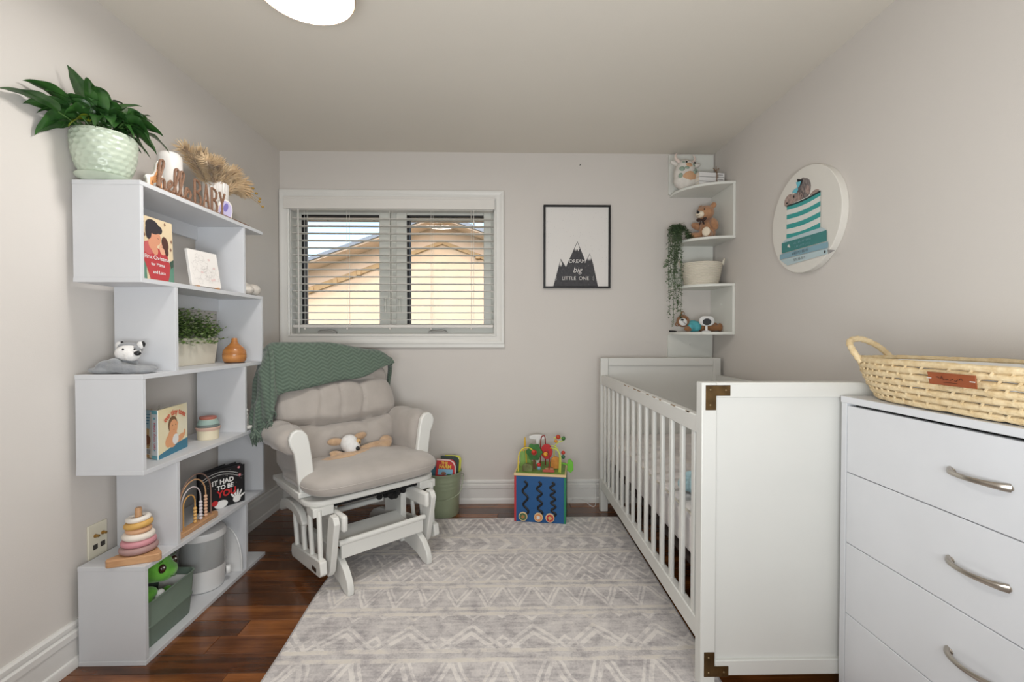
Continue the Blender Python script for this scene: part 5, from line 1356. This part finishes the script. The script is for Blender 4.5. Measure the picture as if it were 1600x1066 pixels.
tp = thing('trailing_plant', 'small-leaved trailing green plant spilling down from the second corner shelf', 'plant', (1.130, 2.945, L2))
tg = [M('trail_green', (126, 148, 112), .55, c2=(98, 120, 84), vscale=40), M('trail_green_dark', (96, 116, 82), .55)]
MB().lathe([(.001, 0), (.024, 0), (.030, .045), (.027, .045), (.02, .03)], 20, (.0, .012, 0)).build('pot', M('small_grey_pot', (120, 118, 112), .6), tp)
tr_ = random.Random(23)
strands = [(-.062, -.085, -.36), (-.085, -.065, -.47), (-.040, -.10, -.30), (-.055, -.075, -.53), (-.025, -.10, -.44), (-.070, -.085, -.25), (-.045, -.08, -.40), (-.030, -.090, -.20), (-.015, -.10, -.50), (-.078, -.06, -.16), (-.03, -.11, -.12), (.02, -.10, .02), (.05, -.085, .03)]
for (dx, dy, dz) in strands:
    pts = bez([(tr_.uniform(-.01, .01), tr_.uniform(0, .02), .045), (dx * .45, dy * .6, .085), (dx * .9, dy * 1.02, .045), (dx + tr_.uniform(-.012, .012), dy * 1.05, dz * .45), (dx + tr_.uniform(-.022, .022), dy, dz)], 10)
    st = MB().tube(pts, .0011, 5).build('vine', tg[1], tp)
    lb_ = MB()
    for i in range(4, len(pts)):
        for s_ in range(9):
            p = pts[i] + Vector((tr_.gauss(0, .005), tr_.gauss(0, .005), tr_.gauss(0, .008)))
            a = tr_.uniform(0, 2 * PI); d = Vector((math.cos(a), math.sin(a), tr_.uniform(-.9, .4))).normalized(); sd_ = d.cross(Vector((0, 0, 1))).normalized(); L = tr_.uniform(.010, .018); e = p + d * L
            if e.y > .06: continue
            lb_.poly([p, p + d * L * .5 + sd_ * L * .34, e, p + d * L * .5 - sd_ * L * .34])
    lo = lb_.build('leaves', tg[tr_.randint(0, 1)], st, smooth=0); lo['kind'] = 'stuff'

rb_ = thing('rope_basket', 'cream coiled rope basket with loop handles on the third corner shelf', 'basket', (1.254, 2.868, L3))
rope = M('cream_rope', (222, 214, 198), .9, bump=.8, bscale=500)
for k in range(14):
    z = .005 + k * .0098; r = .094 + .026 * (k / 13) ** .8
    pts = [(r * math.cos(2 * PI * j / 40), r * math.sin(2 * PI * j / 40), z) for j in range(41)]
    MB().tube(pts, .0056, 8).build('rope_coil', rope, rb_)
MB().lathe([(.001, .001), (.094, .001), (.094, .006), (.001, .006)], 30).build('bottom', rope, rb_)
for a in (math.radians(-28), math.radians(172)):
    c_, s_ = math.cos(a), math.sin(a); P_ = lambda r, t, z: (r * c_ - t * s_, r * s_ + t * c_, z)
    MB().tube(bez([P_(.122, -.026, .125), P_(.130, -.020, .150), P_(.132, 0, .158), P_(.130, .020, .150), P_(.122, .026, .125)], 6), .0052, 8).build('handle', rope, rb_)

sb = thing('small_bear_plush', 'brown bear plush in a teal shirt lying on the lowest corner shelf', 'plush toy', (1.235, 2.885, L4))
bre = M('brown_plush', (158, 112, 74), .95, c2=(138, 94, 60), vscale=45, bump=1.0, bscale=200, sheen=.3)
blob('body', [((-.03, 0, .034), (.045, .036, .032)), ((.035, .0, .030), (.045, .034, .028)), ((.095, -.025, .026), (.050, .022, .022), (0, 0, -.15)), ((.095, .030, .030), (.050, .022, .024)), ((-.07, -.035, .020), (.034, .018, .018), (0, 0, .5)), ((.135, -.030, .030), (.016, .022, .028)), ((.135, .032, .034), (.016, .022, .028))], bre, sb, .005)
blob('head', [((-.092, -.008, .070), (.042, .036, .040)), ((-.122, .006, .050), (.016, .010, .016)), ((-.088, .006, .118), (.016, .010, .015))], bre, sb, .004)
blob('face', [((-.102, -.036, .064), (.028, .014, .025), (0, .5, 0))], white_pl, sb, .004)
MB().ell((-.112, -.051, .076), (.010, .005, .006), 10, 6).build('nose', black_m, sb); MB().tube([(-.110, -.050, .066), (-.098, -.051, .056), (-.092, -.049, .052)], .0012, 5).build('mouth', black_m, sb)
for p in ((-.086, -.045, .084), (-.118, -.042, .090)): MB().ell(p, (.0035, .003, .0035), 8, 6).build('eye', black_m, sb)
for p in ((-.124, -.004, .050), (-.088, -.004, .118)): MB().ell(p, (.009, .004, .009), 10, 6).build('inner_ear', M('grey_felt', (170, 166, 160), .9), sb)
blob('shirt', [((-.028, -.002, .038), (.044, .043, .037)), ((-.010, -.01, .036), (.034, .038, .034)), ((-.050, -.034, .034), (.020, .014, .020))], M('teal_cotton', (96, 186, 196), .9, var=.1, vscale=40), sb, .004)
for y_ in (-.030, .032): MB().ell((.150, y_, .034), (.005, .016, .020), 12, 8).build('paw_pad', pale_f, sb)

mo = thing('baby_monitor', 'white baby monitor camera with a black lens on the lowest corner shelf', 'camera', (1.252, 2.785, L4), rotz=math.radians(-14))
MB().lathe([(.001, 0), (.026, 0), (.028, .003), (.024, .007), (.008, .010), (.007, .040), (.001, .040)], 28).build('stand', hp, mo)
def rr2(hx, hz, r, y_): return [(p[0], y_, p[1]) for p in [(q[0], q[1]) for q in rrect(hx, hz, r, 0)]]
hd_ = MB().rings([[(x, y_, z + .068) for x, y_, z in rr2(a, c, r, y_)] for a, c, r, y_ in ((.034, .021, .020, .018), (.043, .029, .028, .012), (.044, .030, .029, -.012), (.040, .026, .025, -.018))]).build('head', hp, mo, smooth=60)
MB().lathe([(.001, 0), (.019, 0), (.020, .002), (.018, .004), (.001, .004)], 28, T=Matrix.Translation((.0, -.0178, .062)) @ Matrix.Scale(1.25, 4, (1, 0, 0)) @ Matrix.Rotation(PI / 2, 4, 'X')).build('lens', M('lens_black', (20, 20, 24), .5), hd_)
tag(MB().tube([(1.080, 2.94, L4 + .006), (1.105, 2.925, L4 + .006), (1.118, 2.918, L4 + .005)], [.006, .005, .003], 8).build('black_stick', black_m), 'small thin black stick lying by the bear in the teal shirt', 'stick')

# ================================================================ activity cube
ac = thing('activity_cube', 'wooden activity cube with a blue zigzag panel and bead maze top', 'toy', (.069, 2.690, RZ), rotz=math.radians(-9.6))
CW, CD, CHh = .304, .268, .272
blu = M('panel_blue', (28, 84, 138), .5); redp = M('panel_red', (186, 48, 52), .5); grn = M('panel_green', (36, 128, 92), .5)
MB().box(.006, CW - .006, 0, .010, 0, CHh).build('front_panel', blu, ac, bevel=.001, bseg=1, smooth=0)
MB().box(0, .012, -.001, CD, 0, CHh).build('left_panel', redp, ac, bevel=.001, bseg=1, smooth=0)
MB().box(CW - .012, CW, -.001, CD, 0, CHh).build('right_panel', grn, ac, bevel=.001, bseg=1, smooth=0)
MB().box(.006, CW - .006, CD - .010, CD, 0, CHh).build('back_panel', M('panel_yellow', (220, 184, 70), .5), ac, smooth=0)
MB().box(-.002, CW + .002, -.003, CD + .002, CHh, CHh + .014).build('top_frame', M('pale_pine', (226, 198, 152), .55), ac, bevel=.002)
topz = CHh + .014
MB().box(.008, CW - .008, .008, CD - .008, topz - .001, topz + .002).build('meadow', M('meadow_print', (128, 160, 76), .6, c2=(96, 128, 56), vscale=20), ac, smooth=0)
slotm = M('slot_black', (14, 16, 22), .5)
for (x0, n, amp) in ((.062, 2.5, .014), (.146, 3.5, .013), (.224, 4.5, .013)):
    pts = [(x0 + amp * math.sin(2 * PI * n * t) * (1 if t > .04 else .6) + .010 * t, .0042, .242 - .20 * t) for t in [k / 60 for k in range(61)]]
    MB().tube(pts, .0085, 8).build('slot', slotm, ac)
for (x, c1, c2_, nm) in ((.054, (72, 110, 72), (178, 122, 70), 'green'), (.145, (216, 142, 86), (226, 226, 226), 'orange'), (.212, (196, 48, 56), (206, 190, 120), 'red')):
    Tm = Matrix.Translation((x, -.001, .034)) @ Matrix.Rotation(PI / 2, 4, 'X')
    d_ = MB().lathe([(.001, 0), (.023, 0), (.026, .002), (.026, .010), (.024, .012), (.001, .012)], 28, T=Tm).build('slider_disc', M('pale_pine', (226, 198, 152), .55), ac)
    MB().lathe([(.001, .012), (.021, .012), (.021, .0128), (.001, .0128)], 24, T=Tm).build('disc_face', M('disc_' + nm, c1, .5), d_)
    MB().prism([((.014 if k % 2 == 0 else .008) * math.cos(k * PI / 7), (.014 if k % 2 == 0 else .008) * math.sin(k * PI / 7)) for k in range(14)], .0128, .0138, lambda u, v, w, T_=Tm: T_ @ Vector((u, v, w))).build('disc_picture', M('discpic_' + nm, c2_, .5), d_)
def wire(pts, c_, nm, r_=.0035): return MB().tube(bez(pts, 8), r_, 8).build('wire', M('wire_' + nm, c_, .4), ac)
wire([(.020, .03, topz), (.022, .03, topz + .09), (.045, .035, topz + .135), (.085, .045, topz + .140), (.110, .055, topz + .118)], (228, 206, 74), 'yellow')
wire([(.270, .03, topz), (.272, .03, topz + .09), (.255, .035, topz + .132), (.225, .05, topz + .142), (.210, .07, topz + .138)], (206, 214, 96), 'lime')
wire([(.262, .05, topz), (.264, .05, topz + .10), (.245, .06, topz + .145), (.215, .08, topz + .150)], (206, 214, 96), 'lime')
wire([(.060, .12, topz), (.055, .12, topz + .12), (.050, .12, topz + .185), (.046, .12, topz + .13), (.04, .12, topz + .1)], (224, 180, 60), 'amber')
wire([(.140, .18, topz), (.142, .18, topz + .15), (.155, .18, topz + .185), (.170, .18, topz + .165), (.172, .18, topz)], (150, 52, 48), 'red')
wire([(.230, .15, topz), (.228, .15, topz + .11), (.245, .15, topz + .15), (.285, .15, topz + .17), (.250, .15, topz + .185), (.225, .15, topz + .18)], (206, 214, 96), 'lime')
wire([(.20, .06, topz), (.205, .05, topz + .07), (.195, .04, topz + .13)], (150, 52, 48), 'red')
for (p, r_, c_, nm) in (((.110, .055, topz + .115), .013, (196, 60, 44), 'red'), ((.252, .15, topz + .188), .014, (196, 70, 40), 'rust'), ((.284, .15, topz + .180), .013, (70, 122, 60), 'green'), ((.238, .15, topz + .162), .011, (222, 150, 60), 'orange'), ((.145, .025, topz + .048), .012, (196, 44, 46), 'crimson'), ((.145, .025, topz + .028), .012, (110, 160, 176), 'sky'), ((.180, .075, topz + .098), .014, (228, 160, 50), 'gold'), ((.284, .12, topz + .10), .012, (176, 44, 44), 'red'), ((.284, .12, topz + .075), .012, (60, 110, 80), 'pine')):
    MB().ell(p, r_, 14, 10).build('bead', M('mazebead_' + nm, c_, .35), ac)
tr2 = MB().prism([((.046 + .005 * math.cos(6 * 2 * PI * k / 48)) * math.cos(2 * PI * k / 48), (.050 + .005 * math.cos(6 * 2 * PI * k / 48)) * math.sin(2 * PI * k / 48)) for k in range(48)], 0, .010, lambda u, v, w: (.110 + u, .085 + w, topz + .105 + v)).build('tree', M('tree_green', (58, 122, 52), .5, c2=(44, 98, 40), vscale=40), ac, bevel=.001)
MB().box(.103, .117, .084, .096, topz, topz + .06).build('trunk', M('trunk_brown', (104, 66, 40), .6), ac)
MB().lathe([(.001, 0), (.017, 0), (.017, .004), (.001, .004)], 20, T=Matrix.Translation((.110, .084, topz + .105)) @ Matrix.Rotation(PI / 2, 4, 'X')).build('apple_disc', M('apple_red', (176, 44, 40), .5), tr2)
MB().prism([(-.035, 0), (.030, 0), (.034, .05), (.028, .085), (-.01, .10), (-.038, .09)], 0, .008, lambda u, v, w: (.055 + u, .14 + w, topz + v)).build('hill', M('hill_green', (136, 176, 92), .6), ac, bevel=.001)
MB().prism([(.036 * math.cos(2 * PI * k / 30), .046 * math.sin(2 * PI * k / 30)) for k in range(30)], 0, .012, lambda u, v, w: (.182 + u, .13 + w, topz + .100 + v)).build('apple', M('apple_bright', (196, 40, 44), .5), ac, bevel=.001)
MB().prism([(-.028, 0), (.028, 0), (.028, .045)] + [(.028 * math.cos(PI * k / 12), .045 + .028 * math.sin(PI * k / 12)) for k in range(1, 12)] + [(-.028, .045)], 0, .014, lambda u, v, w: (.238 + u, .10 + w, topz + .006 + v)).build('beehive', M('hive_orange', (214, 150, 62), .55, c2=(190, 120, 46), vscale=30), ac, bevel=.002)
MB().prism([(-.03, 0), (.03, 0), (.03, .03), (.018, .045), (-.012, .048), (-.03, .035)], 0, .02, lambda u, v, w: (.075 + u, .028 + w, topz + .002 + v)).build('hedgehog', M('hedge_brown', (94, 84, 52), .6, c2=(120, 140, 80), vscale=30), ac, bevel=.003)
MB().prism([(-.008, -.155), (.008, -.155), (.010, 0), (.050, .004), (.056, .018), (.038, .028), (.010, .034), (-.03, .030), (-.054, .020), (-.050, .004), (-.010, 0)], 0, .006, lambda u, v, w: (.12 + u, .20 + w, topz + .155 + v)).build('cloud', white_ink, ac, bevel=.002)
for k, c_ in enumerate(((190, 92, 76), (206, 170, 120), (150, 80, 60))):
    MB().box(.165 + k * .012, .235 - k * .006, .030 + k * .03, .048 + k * .03, topz + .002, topz + .016).build('path_block', M('path_%d' % k, c_, .6), ac, bevel=.003)
lfm = M('caterpillar_green', (112, 190, 56), .5)
MB().prism([(0, -.03), (.022, -.045), (.038, -.025), (.036, .015), (.02, .04), (.004, .03)], 0, .016, lambda u, v, w: (CW + .004 + u, .10 + w, topz + .028 + v)).tube([(CW - .03, .108, topz + .04), (CW + .01, .108, topz + .03)], .005, 8).build('leaf_paddle', lfm, ac, bevel=.003)

# ================================================================ bucket with books
bu = thing('metal_bucket', 'sage green metal bucket holding picture books by the back wall', 'bucket', (-.374, 2.846, 0))
sgm = M('sage_enamel', (150, 160, 132), .38, var=.03)
MB().lathe([(.001, .004), (.096, .004), (.099, 0), (.101, .006), (.109, .17), (.1105, .176), (.1095, .182), (.1105, .192), (.113, .198), (.112, .204), (.1135, .214), (.116, .220), (.115, .226), (.119, .256), (.122, .260), (.122, .266), (.117, .266), (.108, .18), (.098, .012), (.001, .012)], 56).build('pail', sgm, bu, smooth=50)
wm_ = M('wire_steel', (140, 138, 132), .35, metal=.9)
for a in (math.radians(-8), math.radians(172)):
    c_, s_ = math.cos(a), math.sin(a)
    MB().tube([(.120 * c_, .120 * s_, .250), (.132 * c_, .132 * s_, .252), (.137 * c_, .137 * s_, .243), (.132 * c_, .132 * s_, .234), (.122 * c_, .122 * s_, .238)], .0025, 6).build('bail_ear', wm_, bu)
MB().tube(bez([(.132 * math.cos(math.radians(-8)), .132 * math.sin(math.radians(-8)), .243), (.128, -.06, .200), (.105, -.105, .15), (.0, -.133, .12), (-.105, -.085, .15), (-.131, .018, .243)], 6), .0022, 6).build('bail', sgm, bu)
def bucket_book(name, label, loc, rot, w_, h_, mats, t=.008):
    o = thing(name, label, 'book', loc, rot=rot, group='books in the bucket')
    r_ = .03
    out = [(-w_ / 2, 0), (w_ / 2, 0), (w_ / 2, h_ - r_)] + [(w_ / 2 - r_ + r_ * math.cos(PI / 2 * k / 6), h_ - r_ + r_ * math.sin(PI / 2 * k / 6)) for k in range(1, 7)] + [(-w_ / 2, h_)]
    MB().prism(out, 0, t, lambda u, v, w: (u, w, v)).build('cover', mats, o, bevel=.001, bseg=1, smooth=0)
    return o
b1 = bucket_book('picture_book', 'red farm picture book sticking out at the front of the bucket', (-.366, 2.800, .095), (math.radians(-8), math.radians(5), math.radians(4)), .118, .245, red_ink)
ff1 = ((0, -.0003, 0), (1, 0, 0), (0, 0, 1)); a2 = Art(ff1)
a2.line([(-.06, .240), (.02, .241), (.044, .230), (.058, .205), (.062, .16)], .007, M('cover_pale_rim', (232, 206, 200), .5)); a2.rect(-.045, .045, .150, .186, M('cover_sky', (130, 180, 206), .5)); a2.oval(-.01, .160, .016, .010, MATS['print_brown']); a2.rect(.012, .034, .150, .158, grn); a2.build('cover_art', b1)
yel = M('print_yellow', (236, 196, 60), .5)
text('THE', .022, yel, b1, ff1, -.010, .222, lift=.001, bold=.0006); text('FARM', .030, yel, b1, ff1, -.004, .200, lift=.001, bold=.001)
b2 = bucket_book('picture_book', 'dark green picture book behind the red one in the bucket', (-.344, 2.838, .078), (math.radians(-5), math.radians(4), math.radians(6)), .115, .272, M('cover_dark_green', (34, 54, 44), .5)); 
MB().box(-.056, .057, .0085, .0125, .001, .262).build('pages', paper, b2, smooth=0)
b3 = bucket_book('picture_book', 'lime yellow picture book at the back of the bucket', (-.330, 2.866, .078), (math.radians(-3), math.radians(5), math.radians(10)), .105, .272, M('cover_lime', (206, 206, 66), .5))
b4 = bucket_book('picture_book', 'blue picture book standing behind the chair cushion in the bucket', (-.420, 2.826, .075), (math.radians(-8), math.radians(-4), math.radians(-6)), .08, .215, M('cover_blue', (86, 132, 150), .5))

# ================================================================ cable along the floor
tag(MB().tube(bez([(.455, 2.965, .02), (.47, 2.965, .035), (.53, 2.945, .030), (.57, 2.925, .006), (.595, 2.925, .003), (.608, 2.955, .020), (.612, 2.976, .08), (.613, 2.978, .14)], 8), .0022, 6).build('white_cable', hp), 'thin white cable curling on the floor beside the crib foot', 'cable')

# ================================================================ dog comforter on the glider seat
tanp = M('tan_plush', (198, 166, 134), .95, c2=(180, 148, 116), vscale=40, bump=1.0, bscale=220, sheen=.35)
DOGZ = -.006
do = thing('dog_comforter', 'tan comforter with a white puppy head lying on the glider seat', 'plush toy', (-.494, 2.061, RZ + DOGZ), GA)
blob('blanket', [((-.145, .335, .504), (.055, .040, .014)), ((-.06, .335, .515), (.075, .036, .014)), ((.02, .335, .518), (.075, .034, .013)), ((.09, .350, .514), (.075, .036, .014), (0, -.05, 0)), ((.155, .385, .520), (.055, .040, .026), (0, -.35, .4)), ((.185, .415, .530), (.038, .034, .034)), ((.06, .385, .528), (.10, .018, .012), (0, -.12, .22)), ((-.10, .37, .520), (.045, .02, .016), (0, .3, .2))], tanp, do, .005, 3)
blob('head', [((-.028, .395, .556), (.045, .043, .046)), ((-.024, .372, .540), (.041, .040, .036))], white_pl, do, .004)
for (x, y_, z, rot) in ((-.094, .410, .572, (0, .12, .1)), (.043, .425, .578, (0, -.10, .25))):
    blob('ear', [((x, y_, z), (.044, .018, .020), rot)], tanp, do, .004)
blob('eye_patch', [((.006, .362, .565), (.014, .010, .017))], M('patch_tan', (206, 170, 120), .95, bump=.8, bscale=240), do, .003)
MB().ell((-.012, .331, .540), (.0105, .008, .0105), 14, 10).build('nose', black_m, do)
for p in ((-.042, .350, .557), (.007, .351, .564)): MB().ell(p, (.0042, .004, .0042), 10, 8).build('eye', black_m, do)
